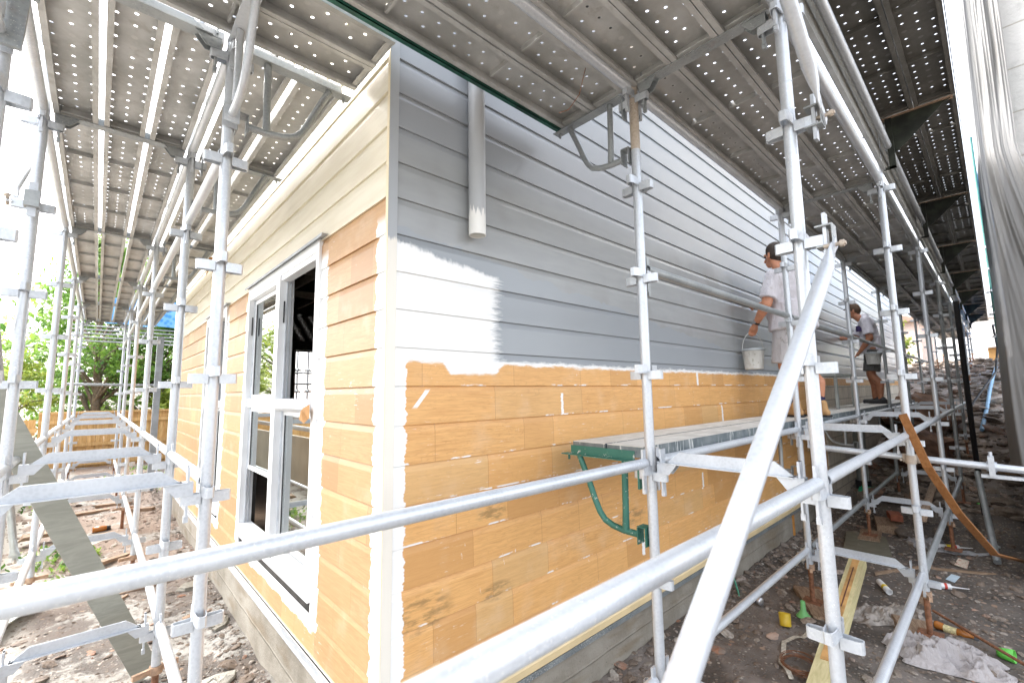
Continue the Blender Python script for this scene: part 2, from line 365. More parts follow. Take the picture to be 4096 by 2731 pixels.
def glass():
    m = bpy.data.materials.new('window_glass'); m.use_nodes = True; t = m.node_tree; t.nodes.clear()
    o = t.nodes.new('ShaderNodeOutputMaterial'); mx = t.nodes.new('ShaderNodeMixShader'); tr = t.nodes.new('ShaderNodeBsdfTransparent'); gl = t.nodes.new('ShaderNodeBsdfGlossy')
    tr.inputs[0].default_value = (.55, .60, .58, 1); gl.inputs['Roughness'].default_value = .02; gl.inputs[0].default_value = (.92, .96, .95, 1)
    fr = t.nodes.new('ShaderNodeFresnel'); fr.inputs[0].default_value = 2.9
    mxm = t.nodes.new('ShaderNodeMath'); mxm.operation = 'MAXIMUM'; mxm.inputs[1].default_value = .6; t.links.new(fr.outputs[0], mxm.inputs[0]); t.links.new(mxm.outputs[0], mx.inputs[0]); t.links.new(tr.outputs[0], mx.inputs[1]); t.links.new(gl.outputs[0], mx.inputs[2]); t.links.new(mx.outputs[0], o.inputs[0]); return m
GLASS = glass()
def sheetmat(name, col, tr, rough=.25):
    m = NT(name, rough); m.color(m.mix(m.step(m.noise(m.scale(None, (6, 6, .8)), 2, 5, .7), .35, .65), tuple(c*.62 for c in col), col))
    m.b.inputs['Transmission Weight'].default_value = 0; m.alpha(m.rng(m.noise(None, 5, 3), .3, .7, 1-tr, 1-tr*.5)); return m.mat
def ground():
    m = NT('building_site_soil', .95); X = m.xyz()
    n1 = m.noise(None, 1.1, 6, .62); n2 = m.noise(None, 9, 6, .7)
    soil = m.mix(m.step(n1, .35, .65), (.064, .055, .048), (.150, .130, .113))
    soil = m.mix(m.mul(m.step(n2, .45, .65), .6), soil, (.14, .105, .08))
    v = m.voro(None, 42); peb = m.mul(m.step(v[0], .42, .30), m.step(m.xyz(v[1])[0], .55, .60))
    pc = m.ramp(m.xyz(v[1])[1], [(0, (.09, .06, .045)), (.4, (.20, .15, .11)), (.7, (.25, .22, .19)), (1, (.46, .42, .37))])
    soil = m.mix(m.mul(peb, .9), soil, pc)
    v2 = m.voro(None, 17); pb2 = m.mul(m.step(v2[0], .36, .26), m.step(m.xyz(v2[1])[0], .86, .88)); soil = m.mix(pb2, soil, m.ramp(m.xyz(v2[1])[2], [(0, (.26, .16, .10)), (1, (.46, .42, .37))]))
    left = m.step(X[0], .3, -.2)
    red = m.mul(left, m.step(X[1], 3.0, 5.0)); soil = m.mix(m.mul(red, .5), soil, (.33, .24, .18))
    rock = m.mul(left, m.step(m.add(m.noise(None, 1.6, 6, .65), m.rng(X[1], 1, 8, .06, -.05)), .50, .56))
    rc = m.mix(m.step(m.noise(None, 7, 5), .3, .7), (.23, .215, .19), (.35, .335, .305)); soil = m.mix(m.mul(rock, m.step(m.noise(None, 14, 5, .7), .36, .5)), soil, rc)
    slab = m.mul(m.mul(m.step(X[0], -1.15, -1.5), m.step(X[1], 2.5, 3.0)), m.step(m.noise(None, 2, 5), .42, .5)); soil = m.mix(m.mul(slab, .85), soil, (.50, .48, .43))
    dust = m.mul(m.mul(m.step(X[0], 4.2, 2.6), m.step(X[0], .5, 1.)), m.step(m.noise(None, 1.9, 4), .46, .62)); soil = m.mix(m.mul(dust, .75), soil, (.27, .235, .21))
    farr = m.step(X[0], 8, 13); soil = m.mix(m.mul(farr, .8), soil, m.mix(m.step(m.noise(None, 3.3, 6, .7), .42, .6), (.30, .22, .17), (.58, .50, .44)))  # far rubble tone, its colour lightened for the sunlit alley end
    m.color(soil); m.rough(m.rng(n1, .3, .7, .75, .98))
    m.bump(m.add(m.mul(n2, .7), m.add(m.mul(peb, .35), m.mul(m.noise(None, 60, 4), .4))), .9, .02); return m.mat
SOIL = ground()

# ------------------------------------------------------------------ key dimensions
Bx, By, Oy = 1.0762, -.6769, -1.3943
BAY, BAYL = 2.445, 2.362
Lx, LO = -.6074, -1.30
LY = [.4126, 1.6727] + [1.6727+BAYL*k for k in range(1, 5)]
TOP = 3.372; MOD = .495; MID = TOP-4*MOD; LOW = TOP-6*MOD
RX = [Bx+BAY*k for k in range(9)]
def gz(x, y):
    z = 0.
    if x < .2:
        t = min(1, max(0, (y+.5)/6.5)); z += -.16*(1-t)*min(1, (.2-x)/.5)
        z += .10*min(1, max(0, (y-6)/6))
    if x > 7: z += 2.55*(lambda s: s*s*(3-2*s))(min(1, (x-7)/14))
    if x > 8 and -1.6 < y < -.2: z += .0
    return z
def gn(x, y):
    p = Vector((x*.9, y*.9, 0))
    a = .035*mnoise.noise(p*1.3)+.02*mnoise.noise(p*4)+.010*mnoise.noise(p*13)
    if x > 9: a += .16*abs(mnoise.noise(p*1.7))*min(1, (x-9)/4)
    if x < -.05: a += .03*abs(mnoise.noise(p*2.6))
    return gz(x, y)+a
# ------------------------------------------------------------------ ground sheet
def build_ground():
    xs = []; v = -60.
    def axis(lo, hi, a, b, fine):
        o = []; q = lo
        while q < hi:
            o.append(q)
            d = max(0, a-q, q-b); q += fine+d*.16
        o.append(hi); return o
    xs = axis(-120, 160, -2.2, 9, .055); ys = axis(-120, 160, -2.4, 8, .055)
    vs = [(x, y, gn(x, y) if (-40 < x < 60 and -40 < y < 40) else gz(x, y)) for y in ys for x in xs]
    nx = len(xs); fs = [(j*nx+i, j*nx+i+1, (j+1)*nx+i+1, (j+1)*nx+i) for j in range(len(ys)-1) for i in range(nx-1)]
    mb = MB(); mb.add(vs, fs, 0, .5, True)
    tag(mb.build('ground', SOIL), kind='structure', label=None)
build_ground()

# ------------------------------------------------------------------ house
house = thing('house', 'unfinished weatherboard house with half painted grey side and bare timber window side', 'house')
def boards(mb, axis, u0, u1, zt, zb, holes=(), pitch=.18):
    """courses of lapped boards; outward is -y (axis 0) or -x (axis 1); joints at 3.45 - k*.18"""
    P = [(0, -.0095), (.004, -.0105), (.034, -.0185), (.178, -.021), (.1795, -.0205), (.1795, -.009)]   # (down, outward)
    k0 = math.floor((3.45-zt)/pitch); k = k0
    while True:
        z = 3.45-k*pitch
        if z <= zb+.01: break
        u = u0-random.random()*.3
        while u < u1:
            L = random.choice((.25, .34, .42, .5, .6, .75)) if z < 2.74 else 2.4
            a, b = max(u, u0), min(u+L, u1); u += L
            if b <= a: continue
            segs = [(a, b)]
            for (h0, h1, hz0, hz1) in holes:
                if z-pitch*.5 < hz1 and z-pitch*.5 > hz0:
                    segs = [s for (p, q) in segs for s in ((p, min(q, h0)), (max(p, h1), q)) if s[1]-s[0] > .001]
            rr = random.random()*.98
            if z < 2.74: segs = [t_ for (p, q) in segs for t_ in ((p, q-.003, rr), (q-.003, q, 1.))]
            else: segs = [(p, q, rr) for (p, q) in segs]
            for (p, q, rr) in segs:
                vs = []
                for t in (p, q):
                    for (d, o) in P:
                        vs.append((t, o, z-d) if axis == 0 else (o, t, z-d))
                n = len(P); fs = [(i, i+1, n+i+1, n+i) if axis == 0 else (i+n, n+i+1, i+1, i) for i in range(n-1)]
                mb.add(vs, fs, 0, rr)
                # closed ends against openings
                mb.add(vs[:n], [tuple(range(n))], 0, rr); mb.add(vs[n:], [tuple(range(n))], 0, rr)
        k += 1
XE, YE, ZT = 17.6, 7.9, 4.71
W1 = (.84, 2.58, .64, 2.74); W2 = (3.50, 4.66, .62, 2.74)
mb = MB(); boards(mb, 0, .021, 7.3, 4.6, .39); boards(mb, 0, 7.3, XE, 4.6, 1.83); mb.build('side_cladding', CLAD_X, house)
mb = MB(); boards(mb, 1, .0002, YE, 4.6, .39, holes=[(W1[0], W1[1], .60, 2.73), (W2[0], W2[1], .60, 2.73)]); mb.build('window_side_cladding', CLAD_Y, house)
# wall core with openings, interior linings
mb = MB()
mb.box((-.002, .002, .30), (XE, .10, ZT))
def wall_y(mb, x0, x1, y0, y1, z0, z1, hs):
    ys = sorted({y0, y1} | {q for h in hs for q in h[:2]})
    for a, b in zip(ys[:-1], ys[1:]):
        h = [q for q in hs if q[0] <= a and b <= q[1]]
        if h: mb.box((x0, a, z0), (x1, b, h[0][2])); mb.box((x0, a, h[0][3]), (x1, b, z1))
        else: mb.box((x0, a, z0), (x1, b, z1))
wall_y(mb, 0.0, .10, .10, YE, .30, ZT, [W1, W2])
mb.box((0.1, YE-.1, .30), (1.93, YE, ZT)); mb.box((2.5, YE-.1, .30), (XE, YE, ZT)); mb.box((1.93, YE-.1, .30), (2.5, YE, 1.68)); mb.box((1.93, YE-.1, 2.72), (2.5, YE, ZT))
mb.box((XE-.1, .1, .3), (XE, YE-.1, ZT)); mb.build('wall_frame', DARK, house)
mb = MB(); mb.box((.1, .1, .40), (XE-.1, YE-.1, .45)); mb.build('floor', OLDWOOD, house)
mb = MB(); mb.box((-.03, -.03, ZT), (XE, YE, ZT+.12)); mb.build('unseen_roof_slab', DARK, house)  # unseen slab put in to keep the interior dark
mb = MB()
for i in range(14): mb.box((.12+i*.6, .12, 3.55), (.165+i*.6, YE-.12, 3.67))
for j in range(4): mb.box((.12, 1.2+j*1.6, 3.44), (9, 1.245+j*1.6, 3.548))
mb.build('ceiling_joist', flat('pale_timber_frame', (.40, .36, .30), .8), house)
mb = MB()
for i in range(60):
    y = .6+i*.12; mb.add([(3.2+.05*math.sin(i*2.1), y, .46), (3.2+.05*math.sin(i*2.1+2), y+.12, .46), (3.2+.06*math.sin(i*1.7+2), y+.12, 1.66), (3.2+.06*math.sin(i*1.7), y, 1.66)], [(0, 1, 2, 3)])
mb2 = MB(); mb2.box((3.6, .1, .45), (3.7, 5.5, 3.4))
mb2.build('inner_partition', flat('inner_lining', (.16, .17, .15), .8), house)
mb = MB(); nn = 20
vs = [(1.1+i*.045, 7.76+.03*math.sin(i*1.3+j*.9)+.015*math.sin(j*3.1+i), 2.9+j*.05) for j in range(12) for i in range(nn*2)]
mb.add(vs, [(j*40+i, j*40+i+1, (j+1)*40+i+1, (j+1)*40+i) for j in range(11) for i in range(39)], 0, .5, True)
mb.build('foil_insulation', flat('foil_insulation', (.5, .5, .5), .25, .9), house)
# corner trim, base strip, flashing, footing
mb = MB(); mb.box((-.026, -.026, .30), (.021, -.0005, 4.6))
mb.build('corner_trim', TRIM, house)
mb = MB(); mb.box((-.0285, -.0255, .31), (-.0262, -.004, 4.59)); mb.build('corner_trim_edge', flat('cream_trim', (.74, .64, .44), .5, 0, .05, 6), house)
mb = MB(); mb.prism([(0, .288), (-.036, .288), (-.036, .325), (-.018, .355), (-.018, .388), (0, .388)], (.05, 0, 0), (0, 1, 0), (0, 0, 1), (XE-10.3, 0, 0)); mb.build('base_moulding', CREAM, house)
mb = MB()
mb.box((-.0, -.040, .254), (7.3, -.0365, .286)); mb.box((0, -.0365, .254), (7.3, 0, .2585))
mb.build('base_flashing', FLASH, house)
mb = MB(); mb.box((-.034, -.034, .325), (-.0275, YE, .372)); mb.box((-.04, -.034, .318), (-.002, YE, .3245)); mb.build('base_flashing', GALV, house); mb = MB(); mb.box((-.0195, .0, .3735), (-.001, YE, .3895)); mb.build('base_strip', CREAM, house); mb = MB(); mb.box((-.0225, -.03, .3735), (-.0200, YE, .377)); mb.build('base_flashing', GALV, house)
mb = MB()
def rough_wall(mb, axis, u0, u1, z0, z1, out, th):
    nu = int((u1-u0)/.10); nz = 8; vs = []
    for j in range(nz+1):
        for i in range(nu+1):
            u = u0+(u1-u0)*i/nu; z = z0+(z1-z0)*j/nz; d = out+.004*mnoise.noise(Vector((u*3, z*2, 1)))+.003*mnoise.noise(Vector((u*11, z*14, 5)))
            vs.append((u, -d, z) if axis == 0 else (-d, u, z))
    fs = [(j*(nu+1)+i, j*(nu+1)+i+1, (j+1)*(nu+1)+i+1, (j+1)*(nu+1)+i) for j in range(nz) for i in range(nu)]
    mb.add(vs, fs, 0, .5, True)
rough_wall(mb, 0, -.012, 7.3, -.5, .2535, .012, .2); rough_wall(mb, 1, -.012, YE, -.5, .318, .012, .2)
mb.box((.0, .0, -.5), (7.3, .15, .25)); mb.box((.0, .15, -.5), (.15, YE, .3)); mb.build('footing', CONC, house)
mb = MB(); mb.box((7.3, -.03, -.5), (XE, .001, 1.828)); mb.build('block_base', BLOCK, house)
for x in (5.42,):
    mb = MB(); mb.box((x, -.026, 0), (x+.05, -.012, .24)); mb.build('orange_wedge', flat('orange_timber', (.55, .25, .06), .7), house)
# downpipe stub
dp = MB(); pc = (.462, -.078)
dp.tube([(pc[0], pc[1], 4.5), (pc[0], pc[1], 2.625)], .046, 28, hollow=True)
def pipemat():
    m = NT('painted_downpipe', .35); z = m.xyz()[2]; e = m.add(z, m.mul(m.sub(m.noise(m.scale(None, (70, 70, 5)), 1, 4, .7), .5), .22))
    m.color(m.mix(m.step(e, 2.74, 2.76), (.78, .77, .73), (.40, .41, .42))); return m.mat
dpo = dp.build('downpipe', pipemat(), house)
# windows
def window(y0, y1, z0, z1, first):
    f = MB(); x = -.035; X1 = .06
    for (a, b, c, d) in ((y0, y0+.05, z0, z1), (y1-.05, y1, z0, z1), (y0+.05, y1-.05, z1-.07, z1), (y0+.05, y1-.05, z0, z0+.10)):
        f.box((x, a, c), (X1, b, d), 0)
    ym = (y0+y1)/2-.055
    f.box((x-.004, ym-.04, z0+.10), (X1, ym+.05, z1-.07), 0)
    zm = z0+1.06
    for (a, b) in ((y0+.05, ym-.04), (ym+.05, y1-.05)):
        f.box((-.012, a, zm), (X1-.01, b, zm+.07), 0)
        f.box((x+.006, a, z1-.11), (X1-.03, b, z1-.0705), 0)
    # a proud sill-like middle rail on the open sash
    f.prism([(0, 0), (-.045, -.01), (-.05, -.06), (-.012, -.085), (0, -.085)], (-.012, y0+.051, zm+.072), (1, 0, 0), (0, 0, 1), (0, ym-.04-y0-.052, 0))
    fo = f.build('window', WHITE, house)
    a = MB()   # side tracks
    for (a0, a1) in ((y0+.0502, ym-.0402), (ym+.0502, y1-.0502)):
        for (dx, w_) in ((.005, .012), (.03, .010)):
            a.box((dx, a0, z0+.10), (dx+.008, a0+w_, z1-.112)); a.box((dx, a1-w_*1.6, z0+.10), (dx+.008, a1, z1-.112))
        a.box((-.01, a1-.011, z1-.42), (-.002, a1-.003, z1-.26), 1)
    a.build('sash_track', [flat('anodised_track', (.62, .65, .69), .35, .2), BLACK], fo)
    def sash(ya, yb, za, zb, xo):
        s = MB(); t = .032
        for q in ((ya, ya+t, za, zb), (yb-t, yb, za, zb), (ya+t, yb-t, zb-t, zb), (ya+t, yb-t, za, za+t)): s.box((xo, q[0], q[2]), (xo+.022, q[1], q[3]))
        so_ = s.build('sash', WHITE, fo)
        g = MB(); g.box((xo+.009, ya+t, za+t), (xo+.013, yb-t, zb-t)); g.build('pane', GLASS, fo)
        for q in ((ya+t-.001, ya+t+.006, za+t, zb-t), (yb-t-.006, yb-t+.001, za+t, zb-t)): g = MB(); g.box((xo+.0055, q[0], q[2]), (xo+.0085, q[1], q[3])); g.build('glazing_seal', BLACK, fo)
    sash(y0+.055, ym-.045, z0+.14, zm-.012, .015)                     # lower pane of open side
    sash(ym+.055, y1-.055, zm+.0705, z1-.115, .012)                   # upper pane far side
    sash(ym+.055, y1-.055, zm-.52, zm-.005, .012)                     # raised lower sash
    b = MB(); b.box((-.020, ym-.10, z0+.06), (-.0355, ym-.07, z0+.13)); b.build('latch', BLACK, fo)
    b = MB(); b.box((-.022, y0+.02, z0-.018), (-.004, y1-.02, z0-.006)); b.build('sill_gap', BLACK, fo)
    h = MB(); h.box((-.060, y0-.10, z1+.004), (-.02, y1+.04, z1+.007)); h.box((-.060, y0-.10, z1-.010), (-.057, y1+.04, z1+.0035)); h.build('head_flashing', flat('grey_flashing', (.38, .40, .42), .4, .3), fo)
    return fo
window(*W1, True); window(*W2, False)
mb = MB(); mb.add([(-.066, .93, 1.72), (-.062, .83, 1.74), (-.055, .85, 1.66), (-.068, .90, 1.63), (-.075, .97, 1.65), (-.06, .99, 1.70)], [(0, 1, 2, 3), (0, 3, 4, 5)]); mb.add([(-.075, .93, 1.71), (-.085, .88, 1.65), (-.06, .86, 1.655)], [(0, 1, 2)])
tag(mb.build('paper_scrap', flat('brown_paper', (.42, .22, .08), .8)), 'torn brown paper scrap stuck on the middle rail of the nearest window', 'paper')
# far window frame inside
mb = MB()
for q in ((1.93, 1.97, 1.68, 2.72), (2.46, 2.5, 1.68, 2.72), (1.97, 2.46, 2.68, 2.72), (1.97, 2.46, 1.68, 1.72), (2.33, 2.36, 1.72, 2.68)): mb.box((q[0], YE-.09, q[2]), (q[1], YE-.02, q[3]))
mb.build('window', WHITE, house)
# red tool bag seen on the floor inside
mb = MB(); mb.lathe([(.0, 0), (.11, .0), (.13, .06), (.12, .16), (.07, .22), (.0, .23)], (.36, 2.02, .45), (0, 0, 1), 12)
mb.tube([(.30, 1.93, .62), (.31, 1.95, .76), (.38, 2.05, .79), (.42, 2.11, .65)], .012, 8)
mb = mb.build('tool_bag', flat('red_black_cloth', (.22, .02, .02), .4, 0, .8, 22)); tag(mb, 'red and black bag on the floor just inside the nearest window', 'bag')

# ------------------------------------------------------------------ scaffold parts
def presses(mode, fine=True):
    """one V-pressing cluster round a tube; mode 'x': the x wings sit higher, 'y': the y wings sit higher"""
    mb = MB(); t = .004; L = .088; h = .042
    for k in range(4):
        a = k*math.pi/2; isx = k % 2 == 0
        zc = .014 if (isx == (mode == 'x')) else -.016
        d = Vector((math.cos(a), math.sin(a), 0)); s = Vector((-d.y, d.x, 0)); u = Vector((0, 0, 1))
        pr = [(.020, -.021), (.060, -.019), (L-.006, -.015), (L, -.009), (L, .009), (L-.006, .015), (.060, .019), (.020, .021)]
        inn = [(.020, .021-t), (.060, .019-t), (L-.008, .015-t), (L-t, .008-t*.5), (L-t, -.008+t*.5), (L-.008, -.015+t), (.060, -.019+t), (.020, -.021+t)]
        pts = [d*p[0]+s*p[1] for p in pr]; ip = [d*p[0]+s*p[1] for p in inn[::-1]]
        n = 8; vs = [p-u*h/2+u*zc for p in pts]+[p+u*h/2+u*zc for p in pts]+[p-u*h/2+u*zc for p in ip]+[p+u*h/2+u*zc for p in ip]
        fs = []
        for i in range(n-1):
            fs += [(i, i+1, n+i+1, n+i), (2*n+i+1, 2*n+i, 3*n+i, 3*n+i+1), (n+i, n+i+1, 3*n+i+1, 3*n+i), (i+1, i, 2*n+i, 2*n+i+1)]
        mb.add(vs, fs, 0, .5)
    mb.tube([(0, 0, -.002), (0, 0, .003)], .0262, 16, caps=True)
    return mb
PM = {}
for md in 'xy': 
    o = presses(md).build('v_pressing', GALV); PM[md] = o.data; bpy.data.objects.remove(o)
RAD = .0242
def standard(x, y, z0, z1, mode, label, group, jack=True, tan=None, wobble=0., nodes=None, mat=GALV, n=18, skip=()):
    t = thing('scaffold_standard', label, 'scaffold post', (x, y, z0), group)
    mb = MB(); zt = z0+.0
    foot = z0+(.30 if jack else 0)
    if tan: mb.tube([(x, y, foot), (x, y, tan)], RAD, n, hollow=False); mb.build('tube', mat, t); mb = MB(); mb.tube([(x, y, tan), (x, y, z1)], RAD*1.015, n); mb.build('upper_tube', TAN, t)
    else:
        mb.tube([(x, y, foot), (x, y, z1)], RAD, n)
        zj = TOP-.30; mb.tube([(x, y, zj-.003), (x, y, zj+.003)], RAD*1.05, n); mb.build('tube', mat, t)
    k = -3
    while TOP-k*MOD > foot+.03:
        z = TOP-k*MOD; 
        if z < z1-.02:
            o = bpy.data.objects.new('v_pressing', PM[mode]); C.objects.link(o); o.parent = t; o.location = (0, 0, z-z0)
        k += 1
    if jack:
        mb = MB(); pr = []
        h = foot-z0+.02; nT = int(h/.009)
        for i in range(nT): pr += [(.0165, i*.009), (.019, i*.009+.0045)]
        mb.lathe(pr, (x, y, z0+.006), (0, 0, 1), 12); mb.build('screw_jack', RUST, t)
        mb = MB(); mb.tube([(x, y, foot-.045), (x, y, foot-.002)], .034, 12); mb.obox((x-.11, y-.035, foot-.02), (x+.11, y+.035, foot-.026), .03, .02, (0, 0, 1)); mb.build('wing_nut', RUSTL, t)
        mb = MB(); mb.box((x-.07, y-.07, z0), (x+.07, y+.07, z0+.006)); mb.build('base_plate', RUST, t)
    return t
def soleboard(x, y, z, rz, L, label, wd=.2):
    t = thing('sole_board', label, 'board', (x, y, z-.045), 'timber sole boards under the scaffold jacks', rz)
    mb = MB(); n = 8; vs = []
    for i in range(n+1):
        a = -L/2+L*i/n
        for (b, c) in ((-wd/2, 0), (wd/2, 0), (wd/2, .042), (-wd/2, .042)):
            vs.append((a+random.uniform(-.012, .012)*(i in (0, n))*3, b+random.uniform(-.006, .006), c+random.uniform(-.003, .003)))
    fs = [(0, 3, 2, 1), (4*n, 4*n+1, 4*n+2, 4*n+3)]+[(4*i+j, 4*i+(j+1) % 4, 4*i+4+(j+1) % 4, 4*i+4+j) for i in range(n) for j in range(4)]
    mb.add(vs, fs); mb.build('board', OLDWOOD, t, tf=1); return t
def ledger(p0, p1, label, group, mat=GALV, n=16, open_end=True, z_off=.048, ext=.0):
    """tube between two posts, ends open, with wedge fittings over the pressings"""
    p0, p1 = Vector(p0), Vector(p1); d = (p1-p0).normalized()
    a, b = p0+d*.052, p1-d*.052; up = Vector((0, 0, z_off))
    t = thing('scaffold_ledger', label, 'scaffold tube', a+up, group)
    mb = MB(); mb.tube([a+up, b+up], RAD, n, hollow=open_end, caps=True); mb.build('tube', mat, t)
    for q, s in ((p0, 1), (p1, -1)):
        c = q+d*s*.062; mb = MB(); sd_ = d.cross(Vector((0, 0, 1)))
        mb.obox(c+Vector((0, 0, -.075)), c+Vector((0, 0, .115)), .028, .010, d)
        mb.obox(c+sd_*.0+Vector((0, 0, -.095)), c+Vector((0, 0, -.070)), .020, .016, d)
        mb.obox(c+sd_*.013+Vector((0, 0, .0)), c+sd_*.013+Vector((0, 0, .05)), .05, .005, d)
        mb.build('wedge_fitting', mat, t)
    return t
def transom(p0, p1, label, group, mat=GALV_B):
    p0, p1 = Vector(p0), Vector(p1); d = (p1-p0).normalized(); s = Vector((-d.y, d.x, 0)); u = Vector((0, 0, 1)); L = (p1-p0).length
    t = thing('scaffold_transom', label, 'scaffold crossbar', p0+d*.05+u*.05, group)
    mb = MB(); o = p0+u*.052
    mb.prism([(-.032, 0), (.032, 0), (.032, .004), (-.032, .004)], o+d*.085, s, u, d*(L-.17))
    mb.prism([(.090, 0), (.155, .052), (L-.155, .052), (L-.090, 0)], o+u*.004-s*.004, d, u, s*.004); 
    mb.prism([(.090, 0), (.155, .052), (L-.155, .052), (L-.090, 0)], o+u*.004+s*.003, d, u, s*.004)
    mb.build('angle_bar', mat, t)
    for q, sg in ((p0, 1), (p1, -1)):
        mb = MB(); o = q+d*sg*.048+u*.051
        mb.prism([(0, 0), (.10, 0), (.060, -.050), (0, -.050)], o-s*.022, d*sg, u, s*.004); mb.prism([(0, 0), (.10, 0), (.060, -.050), (0, -.050)], o+s*.018, d*sg, u, s*.004)
        mb.prism([(0, 0), (.055, 0), (.055, .004), (0, .004)], o+u*.001-s*.024, d*sg, u, s*.048)
        mb.obox(q+d*sg*.066-u*.085, q+d*sg*.066+u*.118, .030, .008, s); mb.obox(q+d*sg*.066+u*.075, q+d*sg*.066+u*.118, .044, .009, s)
        mb.obox(q+d*sg*.066-u*.105, q+d*sg*.066-u*.080, .020, .016, s)
        mb.build('wedge_fitting', mat, t)
    return t
def make_plank(L, wd, name='steel_plank', top=PLK_TOP, edge=PLK, sheet=PLK_H):
    """plank along local x, centred in x, top at z=.060, bottom lip at z=0"""
    t = thing(name, '', 'scaffold plank'); h = .060; lip = .022
    mb = MB(); mb.box((-L/2, -wd/2+.003, h-.003), (L/2, wd/2-.003, h)); o = mb.build('deck_sheet', [sheet], t, tf=1)
    for s in (-1, 1):
        mb = MB(); y = s*wd/2
        mb.box((-L/2, y, 0), (L/2, y-s*.003, h+.0006)); mb.box((-L/2, y-s*.003, 0), (L/2, y-s*lip, .003)); mb.box((-L/2, y-s*lip, .0), (L/2, y-s*(lip+.003), .013))
        mb.build('side_rail', edge, t, tf=1)
    for s in (-1, 1):
        mb = MB(); mb.box((s*L/2, -wd/2+.0035, .004), (s*(L/2-.004), wd/2-.0035, h-.0035)); mb.box((s*(L/2-.004), -wd/2+.03, .012), (s*(L/2-.03), wd/2-.03, .016))
        for q in (-.06, -.02, .02, .06): mb.box((s*(L/2+.002), q-.009, .022), (s*(L/2+.0002), q+.009, .042))
        mb.build('end_cap', edge, t, tf=1)
    nr = 0 if L < 1.5 else 3
    for i in range(nr):
        x = -L/2+L*(i+1)/(nr+1); mb = MB(); mb.box((x-.006, -wd/2+lip+.005, .030), (x+.006, wd/2-lip-.005, h-.0035)); mb.build('cross_rib', edge, t, tf=1)
    return t
PL = {}
def plank(cx, cy, z, ang, L, wd, label, group, **kw):
    key = (round(L, 2), wd, tuple(sorted((k, v.name) for k, v in kw.items())))
    if key not in PL:
        PL[key] = make_plank(L, wd, **kw); o = PL[key]; o.location = (cx, cy, z); o.rotation_euler = (0, 0, ang); o['label'] = label; o['group'] = group
    else: o = clone(PL[key], (cx, cy, z), ang, label); o['group'] = group
    return o
def hopup(px, py, z, dx, dy, label, mat, L=.56):
    """bracket off a post, reaching along (dx,dy)"""
    d = Vector((dx, dy, 0)); s = Vector((-dy, dx, 0)); u = Vector((0, 0, 1)); o = Vector((px, py, z))
    t = thing('hop_up_bracket', label, 'scaffold bracket', o, 'hop-up brackets on the scaffold posts')
    mb = MB()
    mb.prism([(-.03, 0), (.03, 0), (.03, .005), (-.03, .005)], o+d*.045+u*.042, s, u, d*(L-.045)); mb.prism([(-.004, .005), (.0, .005), (.0, .052), (-.004, .052)], o+d*.09+u*.042, s, u, d*(L-.14))
    mb.build('angle_bar', mat, t)
    mb = MB(); pts = [(.447, .040), (.41, -.04), (.372, -.125), (.343, -.195), (.318, -.245), (.285, -.282), (.235, -.302), (.168, -.313), (.07, -.315)]
    mb.tube([o+d*a+u*b for a, b in pts], .0165, 12); mb.build('curved_brace', mat, t)
    mb = MB(); mb.tube([o+d*.150+u*.040, o+d*.155+u*-.22, o+d*.158-u*.305], [.0168, .0168, .019], 12); mb.build('strut', mat, t)
    mb = MB(); mb.prism([(.024, -.045), (.028, -.045), (.028, .045), (.024, .045)], o-u*.315+d*.004-s*.03, d, u, s*.06); mb.prism([(0, 0), (.05, 0), (.05, .004), (0, .004)], o+d*.026-u*.272-s*.03, d, u, s*.06); mb.prism([(.046, -.04), (.05, -.04), (.05, .04), (.046, .04)], o+d*.026-u*.315-s*.03, d, u, s*.06); mb.build('heel_plate', mat, t)
    mb = MB(); mb.obox(o+d*.06-u*.09, o+d*.06+u*.05, .04, .010, s); mb.build('hook_fitting', mat, t); mb = MB(); mb.tube([o+d*(L-.035)+u*.042, o+d*(L-.035)+u*.012], .007, 8); mb.build('pin', mat, t)
    return t

# ------------------------------------------------------------------ scaffold, grey-wall run
GI, GO = 'uprights of the inner row beside the grey wall', 'uprights of the outer row along the alley'
def far_n(k): return 18 if k < 3 else 10
for k, x in enumerate(RX):
    zi, zo = gz(x, By), gz(x, Oy)
    standard(x, By, zi+(.03 if k else -.02), 5.0, 'x', f'galvanised upright, {ORD[k]} from the house corner in the row nearest the grey wall', GI, tan=3.08 if k == 0 else None, n=far_n(k), jack=True, mat=GALV if k < 3 else GALV_D)
    standard(x, Oy, zo+.03, 5.4, 'x', f'galvanised upright, {ORD[k]} from the camera in the outer row along the alley', GO, n=far_n(k), mat=GALV if k < 3 else GALV_D)
for y, nm in ((By, 'inner'), (Oy, 'outer')):
    standard(Bx-BAY, y, -.1, 5.0, 'x', f'upright past the left end of the {nm} tube row, before the house corner', GI if y == By else GO)
levels = [(TOP, 'overhead deck height'), (MID, 'knee height under the work deck'), (LOW, 'foot height above the soil')]
def bayname(k): return 'bay before the house corner' if k == -1 else f'{ORD[k]} bay along the grey wall'
